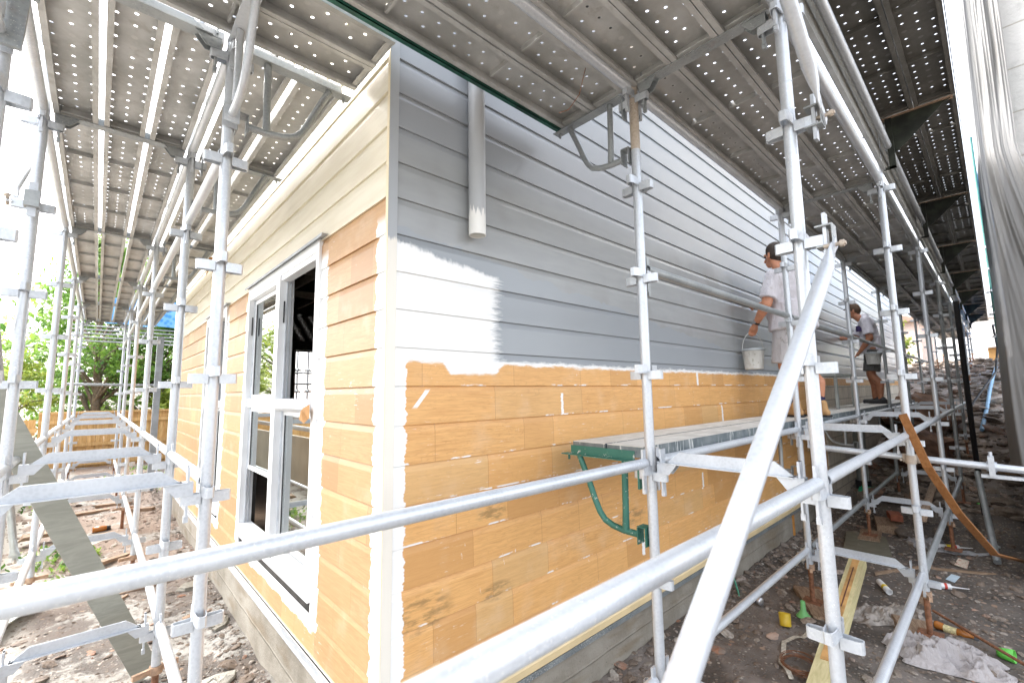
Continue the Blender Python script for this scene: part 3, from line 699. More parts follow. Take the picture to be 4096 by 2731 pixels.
for k in range(-1, 8):
    x0, x1 = Bx+BAY*k, Bx+BAY*(k+1); n = 20 if k < 2 else 10; mt = GALV if k < 1 else GALV_D
    for z, nm in levels:
        if z == LOW and x0 > 8: continue
        for y, row in ((By, 'inner'), (Oy, 'outer')):
            ledger((x0, y, z), (x1, y, z), f'{row} row tube at {nm}, {bayname(k)}', f'{row} row ledger tubes beside the grey wall', mt if z != MID or k < 0 else GALV, n)
        if k < 7: transom((x1, By, z), (x1, Oy, z), f'crossbar at {nm}, end of {bayname(k)}', 'crossbars of the grey wall scaffold', GALV_B if z != TOP else GALV_D)
    ledger((x0, Oy, TOP+MOD), (x1, Oy, TOP+MOD), f'outer row tube carrying the high alley deck, {bayname(k)}', 'upper outer ledger tubes beside the alley', GALV, n)
    if k >= 0 and k < 6: ledger((x0, By, TOP-2*MOD), (x1, By, TOP-2*MOD), f'guard rail tube at painter waist height, {bayname(k)}', 'guard rails of the work deck', GALV_D, n)
# planks: main deck, hop-up deck over the first bay, lower work deck, high alley deck
PW = .226
for k in range(-1, 8):
    cx = Bx+BAY*(k+.5)
    for j, (yc, nm) in enumerate(((-.805, 'nearest the wall'), (-1.036, 'middle of three'), (-1.267, 'nearest the alley'))):
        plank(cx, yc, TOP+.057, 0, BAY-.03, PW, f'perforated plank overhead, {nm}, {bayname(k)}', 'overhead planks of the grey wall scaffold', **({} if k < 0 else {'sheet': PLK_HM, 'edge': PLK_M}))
    for j, (yc, nm) in enumerate(((-1.525, 'inner'), (-1.757, 'outer'))):
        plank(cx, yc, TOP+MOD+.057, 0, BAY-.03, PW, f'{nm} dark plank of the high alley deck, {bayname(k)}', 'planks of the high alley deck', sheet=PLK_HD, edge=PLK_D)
    if 0 <= k < 6:
        for yc, nm in ((-.528, 'outer'), (-.292, 'inner')):
            plank(cx, yc, MID+.057, 0, BAY-.012, PW, f'{nm} work deck plank beneath the painters, {bayname(k)}', 'work deck planks beneath the painters', sheet=PLK_TOP, edge=PLK_EDGE)
for k in range(-1, 8):
    cx = Bx+BAY*(k+.5); o = thing('perforated_rail', f'perforated steel rail on edge between the two overhead decks, {bayname(k)}', 'steel rail', (cx, -1.405, 3.705), 'perforated rails between the overhead decks')
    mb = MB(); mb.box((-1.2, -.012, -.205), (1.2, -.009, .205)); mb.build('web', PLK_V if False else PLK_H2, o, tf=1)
    mb = MB(); mb.tube([(-1.2, -.062, -.02), (1.2, -.062, -.02)], RAD, 14); mb.build('tube', GALV, o, tf=1)
    for z_ in (-.205, .202):
        mb = MB(); mb.box((-1.2, -.035, z_), (1.2, -.0125, z_+.003)); mb.build('flange', PLK, o, tf=1)
for yc, nm in ((-.528, 'outer'), (-.292, 'inner')):
    plank(Bx-BAY*.5, yc, TOP+.057, 0, BAY-.03, PW, f'{nm} overhead plank above the house corner, beside the green edge angle', 'overhead planks at the house corner')
mb = MB(); mb.box((Bx-BAY+.02, -.172, TOP+.046), (Bx-.012, -.168, TOP+.108)); mb.box((Bx-BAY+.02, -.172, TOP+.046), (Bx-.012, -.145, TOP+.050))
tag(mb.build('edge_angle', flat('green_edge_paint', (.014, .085, .06), .5, 0, .4, 10)), 'long dark green steel angle edging the overhead planks at the house corner', 'steel angle')
for k in range(8):
    x = Bx+BAY*k
    if k == 0:
        hopup(x, By, MID, 0, 1, 'bright green bracket under the near end of the work deck', GREEN)
        hopup(x, By, TOP, 0, 1, 'galvanised bracket on the first inner upright, overhead beside the green edge angle', GALV_D)
    elif k < 6: hopup(x, By, MID, 0, 1, f'grey bracket holding the work deck at the {ORD[k]} inner upright', GALV_D)
    # outer triangular brackets
    if k > 0:
        t = thing('gusset_bracket', f'dark green triangular bracket under the high alley deck at the {ORD[k]} outer upright', 'scaffold bracket', (x, Oy, TOP+MOD), 'triangular brackets under the high alley deck')
        z = TOP+MOD; mb = MB(); mb.box((x-.025, Oy-.03, z+.045), (x+.025, Oy-.46, z+.052)); mb.build('arm', RUSTL, t)
        mb = MB(); mb.prism([(-.11, .044), (-.45, .044), (-.40, .02), (-.17, -.20), (-.11, -.24)], (x-.003, Oy, z), (0, 1, 0), (0, 0, 1), (.006, 0, 0)); mb.build('gusset', DGREEN, t)
        mb = MB(); mb.box((x-.02, Oy-.07, z-.36), (x+.02, Oy-.109, z+.044)); mb.box((x-.02, Oy-.03, z-.36), (x+.02, Oy-.11, z-.35)); mb.build('strut', DGREEN, t)
    if k: 
        mb = MB(); x0 = Bx+BAY*(k-1); mb.box((x0, -1.874, TOP+MOD+.05), (x0+BAY-.01, -1.878, TOP+MOD+.20)); tag(mb.build('toe_board', DGREEN), f'dark green toe board edging the high alley deck, {bayname(k-1)}', 'toe board', 'toe boards of the high alley deck')
# braces on the first outer upright
def brace(p0, p1, label, mat=GALV, flat_=(.10, .0), n=20, grp=None):
    p0, p1 = Vector(p0), Vector(p1); d = (p1-p0).normalized(); t = thing('diagonal_brace', label, 'scaffold brace', p0, grp)
    mb = MB(); q = p0+d*.13
    ring = []
    pts = [p0+d*.05, p0+d*.09, p0+d*.15, p0+d*.22, p1]
    # flattened end: elliptical sections
    up = Vector((0, 1, 0)); side = (up-d*up.dot(d)).normalized(); w_ = d.cross(side); N = n; vs = []
    for p, a, b in zip(pts, (.004, .006, .018, RAD, RAD), (.034, .034, .029, RAD, RAD)):
        for j in range(N):
            an = 2*math.pi*j/N; vs.append(p+side*math.cos(an)*a+w_*math.sin(an)*b)
    mb.add(vs, [(i*N+j, i*N+(j+1) % N, (i+1)*N+(j+1) % N, (i+1)*N+j) for i in range(4) for j in range(N)]+[tuple(range(N))[::-1]], 0, .5, True)
    mb.prism([(-.022, -.01), (.022, -.01), (.016, .075), (-.016, .075)], p0-side*.003-d*.02, w_, d, side*.006); mb.build('tube', mat, t)
    mb = MB(); mb.tube([p0-side*.035, p0+side*.035], .008, 8); mb.tube([p0-side*.030, p0-side*.016], .014, 6)
    mb.build('bolt', TAN, t)
    return t
def clip(x, y, z, label, sgn=-1):
    t = thing('brace_clip', label, 'scaffold clip', (x, y, z)); mb = MB(); yy = y+sgn*.09
    mb.obox((x, yy, z-.10), (x, yy, z+.09), .036, .012, (1, 0, 0)); mb.build('wedge', GALV_B, t)
    mb = MB(); mb.box((x-.03, yy-.028, z+.034), (x+.03, yy+.03, z+.040)); mb.box((x-.03, yy-.028, z-.048), (x+.03, yy+.03, z-.042)); mb.box((x-.03, yy-.028, z-.042), (x+.03, yy-.024, z+.034)); mb.build('shackle', GALV_D, t)
clip(Bx, Oy, TOP-2*MOD, 'wedge clip with bolt on the near alley upright at eye height')
clip(Bx, Oy, TOP-MOD, 'wedge clip with bolt on the near alley upright, higher up beside the planks')
brace((Bx-.035, Oy-.122, TOP-2*MOD-.05), (-1.30, Oy-.122, .61), 'bright galvanised diagonal brace crossing the foreground from the near alley upright', GALV_B)
brace((Bx-.0, Oy-.122, TOP-MOD-.01), (-.6, Oy-.122, 4.02), 'galvanised diagonal brace rising out of the picture top from the near alley upright', GALV)
# horizontal clamped tube towards the pier
t = thing('tie_tube', 'horizontal galvanised tube clamped to the second alley upright, reaching the plastic covered pier', 'scaffold tube', (RX[1], Oy, 1.26))
mb = MB(); mb.tube([(RX[1]+.055, -.82, 1.29), (RX[1]+.055, -2.6, 1.20)], RAD, 18, hollow=True); mb.build('tube', GALV, t)
mb = MB(); mb.tube([(RX[1]-.0, Oy, 1.225), (RX[1]-.0, Oy, 1.285)], .033, 14); mb.box((RX[1]+.02, Oy-.05, 1.23), (RX[1]+.05, Oy+.05, 1.29)); mb.tube([(RX[1]-.02, Oy+.055, 1.25), (RX[1]+.08, Oy+.055, 1.25)], .009, 8); mb.tube([(RX[1]-.02, Oy-.055, 1.25), (RX[1]+.08, Oy-.055, 1.25)], .009, 8); mb.build('clamp', TAN, t)
mb = MB(); mb.tube([(RX[1]+.055, -1.78, 1.242), (RX[1]+.055, -1.83, 1.239)], .034, 14); mb.box((RX[1]+.01, -1.79, 1.18), (RX[1]+.10, -1.82, 1.31)); mb.tube([(RX[1]+.055, -1.805, 1.29), (RX[1]+.055, -1.805, 1.34)], .010, 8); mb.build('clamp', GALV_B, t)
mb = MB(); mb.box((RX[1]+.03, -1.75, 1.165), (RX[1]+.08, -2.5, 1.185)); mb.build('flat_bar', GALV_B, t)

# ------------------------------------------------------------------ scaffold, window-wall run
GI2, GO2 = 'uprights of the inner row beside the windows', 'uprights of the outer garden row'
for k, y in enumerate(LY):
    zi = (-.15, -.09, -.04, .01, .05, .08, .1)[k]
    standard(Lx, y, zi, 5.0, 'y', f'galvanised upright, {ORD[k]} from the house corner in the row beside the windows', GI2, n=far_n(k))
    standard(LO, y, zi-.02+(.12 if k == 3 else 0), 5.0, 'y', f'galvanised upright, {ORD[k]} from the house corner in the outer garden row', GO2, n=far_n(k))
for k in range(5):
    y0, y1 = LY[k], LY[k+1]; n = 18 if k < 3 else 10; bn = f'{ORD[k]} bay along the window wall'
    for z, nm in levels:
        for x, row in ((Lx, 'inner'), (LO, 'outer')):
            if z == MID and x == LO and k == 0: pass
            ledger((x, y0, z), (x, y1, z), f'{row} row tube at {nm}, {bn}', f'{row} row ledger tubes beside the windows', GALV, n)
    ledger((Lx, y0, TOP-MOD), (Lx, y1, TOP-MOD), f'inner row rail just below the overhead deck, {bn}', 'upper rails beside the windows', GALV, n)
    for xc, nm in ((-1.168, 'on the garden side'), (-.952, 'middle of three'), (-.736, 'next to the inner uprights')):
        plank(xc, (y0+y1)/2, TOP+.057, math.pi/2, (y1-y0)-.03, .190, f'perforated plank overhead, {nm}, {bn}', 'overhead planks of the window wall scaffold')
    for xc, nm in ((-.445, 'outer'), (-.195, 'inner')):
        plank(xc, (y0+y1)/2, TOP+.057, math.pi/2, (y1-y0)-.03, .222, f'{nm} overhead plank close to the window wall, {bn}', 'overhead planks close to the window wall')
for k, y in enumerate(LY):
    for z, nm in levels:
        transom((Lx, y, z), (LO, y, z), f'crossbar at {nm} on the {ORD[k]} pair of window wall uprights', 'crossbars of the window wall scaffold', GALV_B if z != TOP else GALV_D)
    hopup(Lx, y, TOP, 1, 0, f'galvanised overhead bracket reaching the window wall from its {ORD[k]} inner upright', GALV_D)
hopup(Lx, LY[0], TOP, 0, -1, 'galvanised overhead bracket on the corner upright, pointing towards the camera', GALV)
hopup(LO, LY[0], TOP, 0, -1, 'overhead bracket on the outer garden row, pointing towards the camera', GALV)
for yc, nm in ((.235, 'inner'), (.005, 'outer')):
    plank(-1.245, yc, TOP+.066, 0, 2.40, PW, f'{nm} short overhead plank crossing the house corner', 'planks crossing above the house corner')
# the deck towards the camera, left of the corner
for xc, nm in ((-1.168, 'outermost'), (-.952, 'middle'), (-.736, 'innermost')):
    pass
brace((LO-.10, LY[1], TOP-MOD), (LO-.10, LY[2], TOP+1.2), 'pale brace tube rising from the second outer garden upright against the sky', GALV)
clip(LO, LY[1], TOP-MOD, 'bolted wedge clip on the second outer garden upright against the sky')
brace((LO-.10, LY[2]-.04, LOW+.02), (LO-.10, LY[1]-.5, MID+1.2), 'grey brace with flattened end, low on the third outer garden upright', GALV_D)
# leaning plank
t = thing('leaning_plank', 'long grey green plank leaning across the window wall scaffold', 'plank', (-.62, 2.12, -.06))
mb = MB(); mb.obox((-.60, 2.18, -.06), (-1.95, 1.98, 3.0), .14, .045, (1, .15, 0)); mb.build('board', GREYW, t)
t = thing('hanging_toe_plank', 'blurred grey perforated plank end hanging in the top left corner', 'plank', (-1.25, .36, 3.02))
mb = MB(); mb.obox((-1.285, .33, 3.01), (-1.245, .36, 4.1), .08, .02, (1, 0, 0)); mb.build('board', GALV_D, t)

# ------------------------------------------------------------------ pier and plastic
t = thing('block_pier', 'tall pale block pier at the right edge of the alley', 'wall', (5.5, -2.6, 0))
mb = MB(); mb.box((5.34, -2.12, .95), (6.4, -3.6, 8.5)); mb.build('block_face', BLOCKW, t)
mb = MB(); mb.box((5.22, -2.02, -.1), (6.5, -3.6, .95)); mb.build('base', CONC, t)
mb = MB(); mb.box((6.405, -2.15, -.1), (13, -2.5, 9.5)); mb.build('unseen_side_wall', BLOCKW, t)  # unseen wall added behind the pier to darken the alley
def drape(name, label, mat, x0, ya, yb, z0, z1):
    mb = MB(); nu, nv = 90, 80; vs = []
    for j in range(nv+1):
        v = j/nv; z = z0+(z1-z0)*v
        for i in range(nu+1):
            u = i/nu; e = -1.90-.10*v+.02*mnoise.noise(Vector((v*6, 2, 3)))
            y = e-(u**1.1)*(.26+.80*max(0, 1-v/.46)**1.2)
            x = x0-.012*math.sin(u*14+mnoise.noise(Vector((u*4, v*5, 0)))*4.5)-.014*mnoise.noise(Vector((u*9+v*2.5, v*4, 7)))-.010*mnoise.noise(Vector((u*26+v*4, v*9, 3)))-.08*(1-v)*u
            if u < .08: x += (.08-u)*6
            vs.append((x, y, z))
    mb.add(vs, [(j*(nu+1)+i, (j+1)*(nu+1)+i, (j+1)*(nu+1)+i+1, j*(nu+1)+i+1) for j in range(nv) for i in range(nu)], 0, .5, True)
    return tag(mb.build(name, mat), label, 'plastic sheet')
m_ = NT('grey_plastic_film', .55); m_.color(m_.mix(m_.step(m_.noise(m_.scale(None, (2, 3, .6)), 1.6, 4, .6), .2, .8), (.155, .15, .142), (.19, .19, .19))); m_.alpha(.96)
drape('plastic_sheet', 'crumpled translucent plastic sheet draped down the block pier', m_.mat, 5.16, -1.9, -2.95, .98, 7.6)

# ------------------------------------------------------------------ right background
def far_post(x, y, z1, i, mat=GALV_D):
    standard(x, y, gz(x, y), z1, 'x', f'distant upright in the alley background, number {ORD[i]} counting away from the grey scaffold', 'distant uprights behind the alley', n=8, jack=False, mat=mat)
DG = galv('green_distant_tube', (.02, .10, .09), (.05, .16, .14), metal=.2)
t = None
for i, (x, y) in enumerate(((13.5, -1.98), (16.2, -2.02), (19.5, -2.1))):
    s_ = standard(x, y, gz(x, y), 7.5, 'x', f'dark green upright in the far alley, {ORD[i]} behind the plastic sheet', 'dark green uprights behind the plastic sheet', n=8, jack=False, mat=DG)
for j in range(9):
    mb = MB(); z_ = 2.6+j*.55; mb.tube([(13.5, -1.98, z_), (16.2, -2.02, z_), (19.5, -2.1, z_)], .02, 8); tag(mb.build('rail_tube', DG), f'{ORD[j]} green rung tube counting up, between the green uprights', 'tube', 'green rung tubes between the green uprights')
t = thing('blue_mesh', 'blue debris netting hung on the green uprights behind the plastic sheet', 'netting', (14, -2.1, 3.6))
mb = MB(); nu = 30; vs = [(13.4+u*.22, -2.16-.012*u+.03*math.sin(u*1.3+j), 3.2+j*.35) for j in range(14) for u in range(nu)]
mb.add(vs, [(j*nu+i, j*nu+i+1, (j+1)*nu+i+1, (j+1)*nu+i) for j in range(13) for i in range(nu-1)], 0, .5, True)
nm_ = NT('blue_netting', .6); nm_.color(nm_.mix(nm_.step(nm_.noise(None, 3, 4), .4, .6), (.03, .16, .55), (.10, .35, .70))); nx_ = nm_.xyz()
nm_.alpha(nm_.M('GREATER_THAN', nm_.add(nm_.M('FRACT', nm_.mul(nx_[2], 2.86)), nm_.mul(nm_.noise(None, 2, 3), .8)), .55)); mb.build('net', nm_.mat, t)
# far buildings at the end of the alley
t = thing('white_building', 'bright white building closing the far end of the alley', 'building', (36, -6, 1.7))
mb = MB(); mb.box((36, -16, 1.2), (44, 6, 5.6)); mb.build('wall', flat('white_render', (.82, .82, .82), .7, 0, .04), t)
mb = MB(); mb.prism([(-17, 0), (7, 0), (-5, 1.4)], (35.6, 0, 5.6), (0, 1, 0), (0, 0, 1), (9, 0, 0)); mb.build('roof', flat('pale_roof', (.55, .56, .57), .6), t)
for yy in (-6.8, -4.1, -1.2):
    mb = MB(); mb.box((35.94, yy, 2.6), (36.02, yy+.9, 3.8)); mb.build('window', flat('pale_glass', (.5, .55, .6), .2), t)
t = thing('pink_building', 'pale pinkish house wall beyond the end of the grey wall', 'building', (24, 3, 1.6))
mb = MB(); mb.box((25, .2, 1.2), (32, 9, 4.6)); mb.build('wall', flat('pink_render', (.62, .50, .46), .7, 0, .06), t)
mb = MB(); mb.prism([(0, 0), (9.4, 0), (4.7, 1.6)], (24.6, -.1, 4.6), (0, 1, 0), (0, 0, 1), (8, 0, 0)); mb.build('roof', flat('brown_roof', (.25, .18, .14), .7), t)
t = thing('site_box', 'brown wooden box at the far end of the alley', 'box', (20, -1.8, 1.6))
mb = MB(); mb.box((23.0, -1.75, 2.3), (23.9, -2.25, 3.15)); mb.build('body', flat('brown_ply', (.26, .15, .05), .8), t)
mb = MB(); mb.obox((22.8, -1.95, 3.19), (24.1, -2.2, 3.21), .7, .02, (0, 1, 0)); mb.build('lid', WHITE, t)
t = thing('timber_stack', 'stack of orange planks beside the brown box far down the alley', 'timber', (22, -2.5, 1.7))
for i in range(9):
    mb = MB(); z = 2.62+.07*(i//3); y = -2.35-.16*(i % 3)-.03*(i//3); mb.obox((23.2+.2*random.random(), y, z), (25.5, y-.5+.1*random.random(), z+.02), .05, .13, (0, 0, 1)); mb.build('plank', flat('orange_plank', (.62, .24, .05), .7), t)
# black leaning pole, hoses
t = tag(MB().build('dummy', BLACK)); bpy.data.objects.remove(t)
mb = MB(); mb.tube([(6.95, -1.62, 2.86), (7.6, -1.60, .95), (8.0, -1.60, .05)], .029, 12); tag(mb.build('leaning_pole', BLACK), 'thick black pole leaning among the alley uprights', 'pole')
mb = MB(); mb.tube([(15.5, -1.93, 3.3), (15.2, -1.96, 2.7), (14.4, -1.88, 2.1), (13.2, -1.66, 1.72), (12.4, -1.45, 1.35)], .022, 8); tag(mb.build('black_hose', BLACK), 'thin black hose drooping beside the green uprights', 'hose')
mb = MB(); pts = [(x, -1.35-.055*(x-8), gn(x, -1.35-.055*(x-8))+.05) for x in (12.2, 13, 14, 15, 16.5, 18)]; mb.tube(pts, .035, 8); tag(mb.build('blue_hose', flat('pale_blue_hose', (.30, .52, .75), .5)), 'pale blue hose lying on the rubble slope', 'hose')
# steel sleeve pipe beside block wall
t = thing('drain_pipe', 'short dark drain pipe standing against the block wall under the deck', 'pipe', (8.6, -.20, 0))
mb = MB(); mb.tube([(8.6, -.20, .1), (8.6, -.20, 1.25)], .085, 16, hollow=True); mb.build('pipe', flat('dirty_grey_pipe', (.22, .23, .21), .6), t)
mb = MB(); mb.tube([(8.6, -.20, .10), (8.6, -.20, .24)], .11, 16, hollow=True); mb.build('collar', BLACK, t)
# bench on the deck
t = thing('work_bench', 'small grey bench standing on the work deck between the painters', 'bench', (6.9, -.28, MID+.117))
b0 = MID+.118; mb = MB(); mb.box((6.3, -.12, b0+.44), (7.6, -.42, b0+.47)); mb.build('top', flat('grey_bench', (.32, .35, .34), .5), t)
for x in (6.42, 7.42):
    for y in (-.16, -.37):
        mb = MB(); mb.box((x, y, b0), (x+.05, y-.03, b0+.439)); mb.build('leg', flat('grey_bench_leg', (.34, .37, .36), .5), t)

# ------------------------------------------------------------------ people
def capsule(mb, p0, r0, p1, r1, sx=1., ax=None, n=18, m=0):
    """tapered capsule; ax: direction squeezed by factor sx"""
    p0, p1 = Vector(p0), Vector(p1); d = p1-p0; L = d.length; d.normalize()
    up = Vector((0, 0, 1)) if abs(d.z) < .9 else Vector((1, 0, 0)); u = (up-d*up.dot(d)).normalized(); v = d.cross(u); prof = []
    for i in range(6): a = math.pi/2*(1-i/5); prof.append((r0*math.cos(a), -r0*math.sin(a)))
    for i in range(6): a = math.pi/2*i/5; prof.append((r1*math.cos(a), L+r1*math.sin(a)))
    vs = []
    for (rr, h) in prof:
        for j in range(n):
            a = 2*math.pi*j/n; o = (u*math.cos(a)+v*math.sin(a))*max(rr, 1e-4)
            if ax is not None: A = Vector(ax); o = o-A*o.dot(A)*(1-sx)
            vs.append(p0+d*h+o)
    k = len(prof); fs = [(i*n+j, i*n+(j+1) % n, (i+1)*n+(j+1) % n, (i+1)*n+j) for i in range(k-1) for j in range(n)]
    fs += [tuple(range(n))[::-1], tuple(range((k-1)*n, k*n))]; mb.add(vs, fs, m, .5, True)
def cone(mb, p0, r0, p1, r1, sq=1., ax=None, n=20):
    p0, p1 = Vector(p0), Vector(p1); d = (p1-p0).normalized(); up = Vector((0, 0, 1)) if abs(d.z) < .9 else Vector((1, 0, 0)); u = (up-d*up.dot(d)).normalized(); v = d.cross(u); vs = []
    for p, rr in ((p0, r0), (p1, r1)):
        for j in range(n):
            a = 2*math.pi*j/n; o = (u*math.cos(a)+v*math.sin(a))*rr*(1+.05*math.sin(a*5+p.z*9))
            if ax is not None: A = Vector(ax); o = o-A*o.dot(A)*(1-sq)
            vs.append(p+o)
    mb.add(vs, [(j, (j+1) % n, n+(j+1) % n, n+j) for j in range(n)]+[tuple(range(n))[::-1], tuple(range(n, 2*n))], 0, .5, True)
def skinned(mb, name, mat, parent, vox=.009, smooth=4):
    o = mb.build(name, mat, parent)
    r = o.modifiers.new('r', 'REMESH'); r.mode = 'VOXEL'; r.voxel_size = vox; r.use_smooth_shade = True
    s = o.modifiers.new('s', 'SMOOTH'); s.iterations = smooth; s.factor = .5
    return o
SKIN = flat('tanned_skin', (.52, .23, .13), .5, 0, .12, 20); SKIN2 = flat('brown_skin', (.36, .15, .08), .5, 0, .12, 20)
HAIR = flat('dark_brown_hair', (.035, .022, .014), .6, 0, .5, 60, .5)
def clothmat(name, col, stain, amt, sc_=9.):
    m = NT(name, .85); s = m.step(m.noise(None, sc_, 5, .7), .58, .66); c = m.mix(m.mul(m.step(m.noise(None, 2.5, 3), .45, .7), .25), col, tuple(q*.72 for q in col))
    m.color(m.mix(m.mul(s, amt), c, stain)); m.bump(m.add(m.noise(m.scale(None, (9, 9, 3)), 1.4, 4, .6), m.mul(m.noise(None, 200, 2), .08)), .9, .05); return m.mat
TEE = clothmat('white_tee', (.68, .66, .70), (.32, .30, .27), .35, 18); SHORTS = clothmat('dirty_white_shorts', (.54, .52, .53), (.20, .18, .15), .6, 9)
TEE2 = clothmat('white_tee_far', (.68, .66, .72), (.5, .5, .5), .1); CAMO = clothmat('mottled_work_shorts', (.10, .10, .095), (.50, .50, .47), .9, 14)
def painter(origin, heading, variant, label):
    f = Vector((math.cos(heading), math.sin(heading), 0)); l = Vector((-f.y, f.x, 0)); u = Vector((0, 0, 1)); O = Vector(origin)
    P = lambda a, b, c: O+f*a+l*b+u*c
    t = thing('person', label, 'person', origin)
    sk = SKIN if variant == 1 else SKIN2
    S = 1.0
    body = MB()
    hd = P(.125, 0, 1.685) if variant == 1 else P(.20, .0, 1.61)
    nk = P(.0, 0, 1.50)
    capsule(body, P(.02 if variant == 1 else .08, 0, 1.44), .066, hd-u*.07-f*.02, .058)
    capsule(body, hd+u*.045-f*.015, .085, hd-u*.005-f*.01, .082, .86, l)           # skull
    capsule(body, hd-u*.04+f*.022, .062, hd-u*.085+f*.048, .034, .82, l)           # jaw
    capsule(body, hd+f*.082-u*.012, .012, hd+f*.100-u*.038, .015)                  # nose
    capsule(body, hd+f*.075+u*.022-l*.035, .012, hd+f*.075+u*.022+l*.035, .012)    # brow
    capsule(body, hd+f*.078-u*.070-l*.016, .009, hd+f*.078-u*.070+l*.016, .009)    # lips
    for s in (-1, 1): capsule(body, hd+l*s*.080-f*.012+u*.018, .013, hd+l*s*.083-f*.006-u*.022, .010, .6, l)
    # torso, legs
    capsule(body, P(.0 if variant == 1 else .05, 0, 1.36), .105, P(-.01, 0, 1.0), .115); 
    def leg(s, kf, ff, sp):
        hip, kn, an = P(-.01, s*.095, .92), P(kf, s*sp, .50), P(ff-.04, s*sp, .10)
        capsule(body, hip, .095, kn, .058); capsule(body, kn, .056, P(ff-.035+.0, s*sp, .34)-f*.012, .058); capsule(body, P(ff-.04, s*sp, .34)-f*.012, .056, an, .038)
        return an
    if variant == 1: an1, an2 = leg(1, .02, .0, .10), leg(-1, -.04, -.12, .10)
    else: an1, an2 = leg(1, .03, -.02, .09), leg(-1, .05, .06, .09)
    def arm(s, el, wr, palm_dir, curl):
        sh = P(.02 if variant == 1 else .05, s*.185, 1.40); capsule(body, sh, .060, el, .050); capsule(body, el, .049, el.lerp(wr, .35), .047); capsule(body, el.lerp(wr, .35), .047, wr, .030)
        d = (wr-el).normalized(); pd = Vector(palm_dir).normalized(); side = d.cross(pd).normalized()
        pc_ = wr+d*.05; capsule(body, wr+d*.01, .027, wr+d*.075, .032, .55, pd)
        for i, (off, ln) in enumerate(((-.027, .066), (-.009, .075), (.009, .070), (.027, .055))):
            k0 = wr+d*.085+side*off; k1 = k0+d*ln*.42*(1-curl*.3)+pd*ln*curl*.45; k2 = k1+pd*ln*.38*curl+d*ln*.35*(1-curl*1.6); k3 = k2-d*ln*.30*curl+d*ln*.3*(1-curl)+pd*ln*.05
            capsule(body, k0-d*.015, .0100, k1, .0090, n=10); capsule(body, k1, .0090, k2, .0082, n=10); capsule(body, k2, .0082, k3, .0072, n=10)
        th0 = wr+d*.03+side*-.026; th1 = th0+d*.035-side*.018+pd*.018; capsule(body, th0, .0125, th1, .0105, n=10); capsule(body, th1, .0105, th1+d*.03+pd*.022*max(.4, curl), .0085, n=10)
        return sh, wr, d
    if variant == 1:
        e1, w1 = P(.03, .27, 1.13), P(.20, .235, .96); e2, w2 = P(.18, -.22, 1.20), P(.40, -.10, 1.22)
        s1, _, d1 = arm(1, e1, w1, -u*.7+f*.2, 1.0); s2, _, d2 = arm(-1, e2, w2, f*.1-u, .9)
    else:
        e1, w1 = P(.0, .25, 1.10), P(.14, .22, .90); e2, w2 = P(.22, -.15, 1.13), P(.46, -.12, 1.17)
        s1, _, d1 = arm(1, e1, w1, f*.6-u*.3, .8); s2, _, d2 = arm(-1, e2, w2, -u, .7)
    skinned(body, 'body', sk, t, .0075, 3)
    # hair or cap
    h = MB()
    if variant == 1:
        capsule(h, hd+u*.058-f*.022, .092, hd+u*.015-f*.030, .092, .88, l); capsule(h, hd-f*.052-u*.045, .050, hd-f*.060+u*.02, .075, .98, l)
    else:
        capsule(h, hd+u*.062-f*.012, .094, hd+u*.03-f*.026, .093, .88, l); capsule(h, hd-f*.045-u*.02, .058, hd-f*.05+u*.02, .07, .95, l)
    if variant == 2:
        bm__ = MB(); bm__.prism([(-.055, 0), (.055, 0), (.04, .075), (-.04, .075)], hd+f*.06+u*.060, l, f+u*-.25, u*.008); bm__.build('cap_brim', flat('cap_brim', (.10, .055, .025), .7), t)
    skinned(h, 'hair', HAIR if variant == 1 else flat('brown_cap_hair', (.07, .038, .018), .7), t, .008, 3)
    for s in (-1, 1):
        e = MB(); e.lathe([(.0, -.011), (.008, -.007), (.011, 0), (.008, .007), (0, .011)], hd+f*.073+l*s*.032+u*.006, f, 10); e.build('eye', flat('eye_dark', (.05, .03, .02), .2), t)
    # shirt
    sh = MB()
    lean = .03 if variant == 1 else .06; fat = 1.16 if variant == 1 else 1.0
    capsule(sh, P(-.03+lean, 0, 1.34), .160*fat, P(-.015, 0, 1.02), .165*fat, .92 if variant == 1 else .80, f); capsule(sh, P(-.02+lean, -.15, 1.41), .078, P(-.02+lean, .15, 1.41), .078)
    capsule(sh, P(-.04+lean, -.09, 1.36), .125, P(-.04+lean, .09, 1.36), .125, .95, f); cone(sh, P(-.01, 0, 1.15), .172*fat, P(-.01, 0, .865), .190*fat, .90, f)
    capsule(sh, P(-.02+lean, 0, 1.46), .074, P(-.012+lean, 0, 1.49), .068)
    if variant == 1: capsule(sh, P(.07, 0, 1.22), .15, P(.075, 0, 1.06), .155); capsule(sh, P(-.10, 0, 1.22), .13, P(-.10, 0, 1.08), .135); cone(sh, P(-.03, 0, 1.15), .20, P(-.04, 0, .875), .215, .98, f)
    for s, el in ((1, e1), (-1, e2)):
        a = P(.01 if variant == 1 else .04, s*.175, 1.42); b = a.lerp(el, .80); cone(sh, a.lerp(el, .10), .074, b, .082); capsule(sh, a, .078, a.lerp(el, .2), .072)
    so2 = skinned(sh, 't_shirt', TEE if variant == 1 else TEE2, t, .010, 5)
    if variant == 2:
        pr = MB(); q = P(.148, .05, 1.30)
        vs = []
        for j in range(5):
            for i in range(7):
                a = .25+.9*i/6; vs.append(P(.03+.160*math.cos(a), .175*math.sin(a), 1.24+.10*j/4))
        pr.add(vs, [(j*7+i, j*7+i+1, (j+1)*7+i+1, (j+1)*7+i) for j in range(4) for i in range(6)], 0, .5, True); pr.build('chest_print', flat('dark_print', (.05, .03, .12), .7), t)
    # shorts
    so_ = MB(); capsule(so_, P(-.015, 0, .98), .145, P(-.015, 0, .88), .155, .85, f)
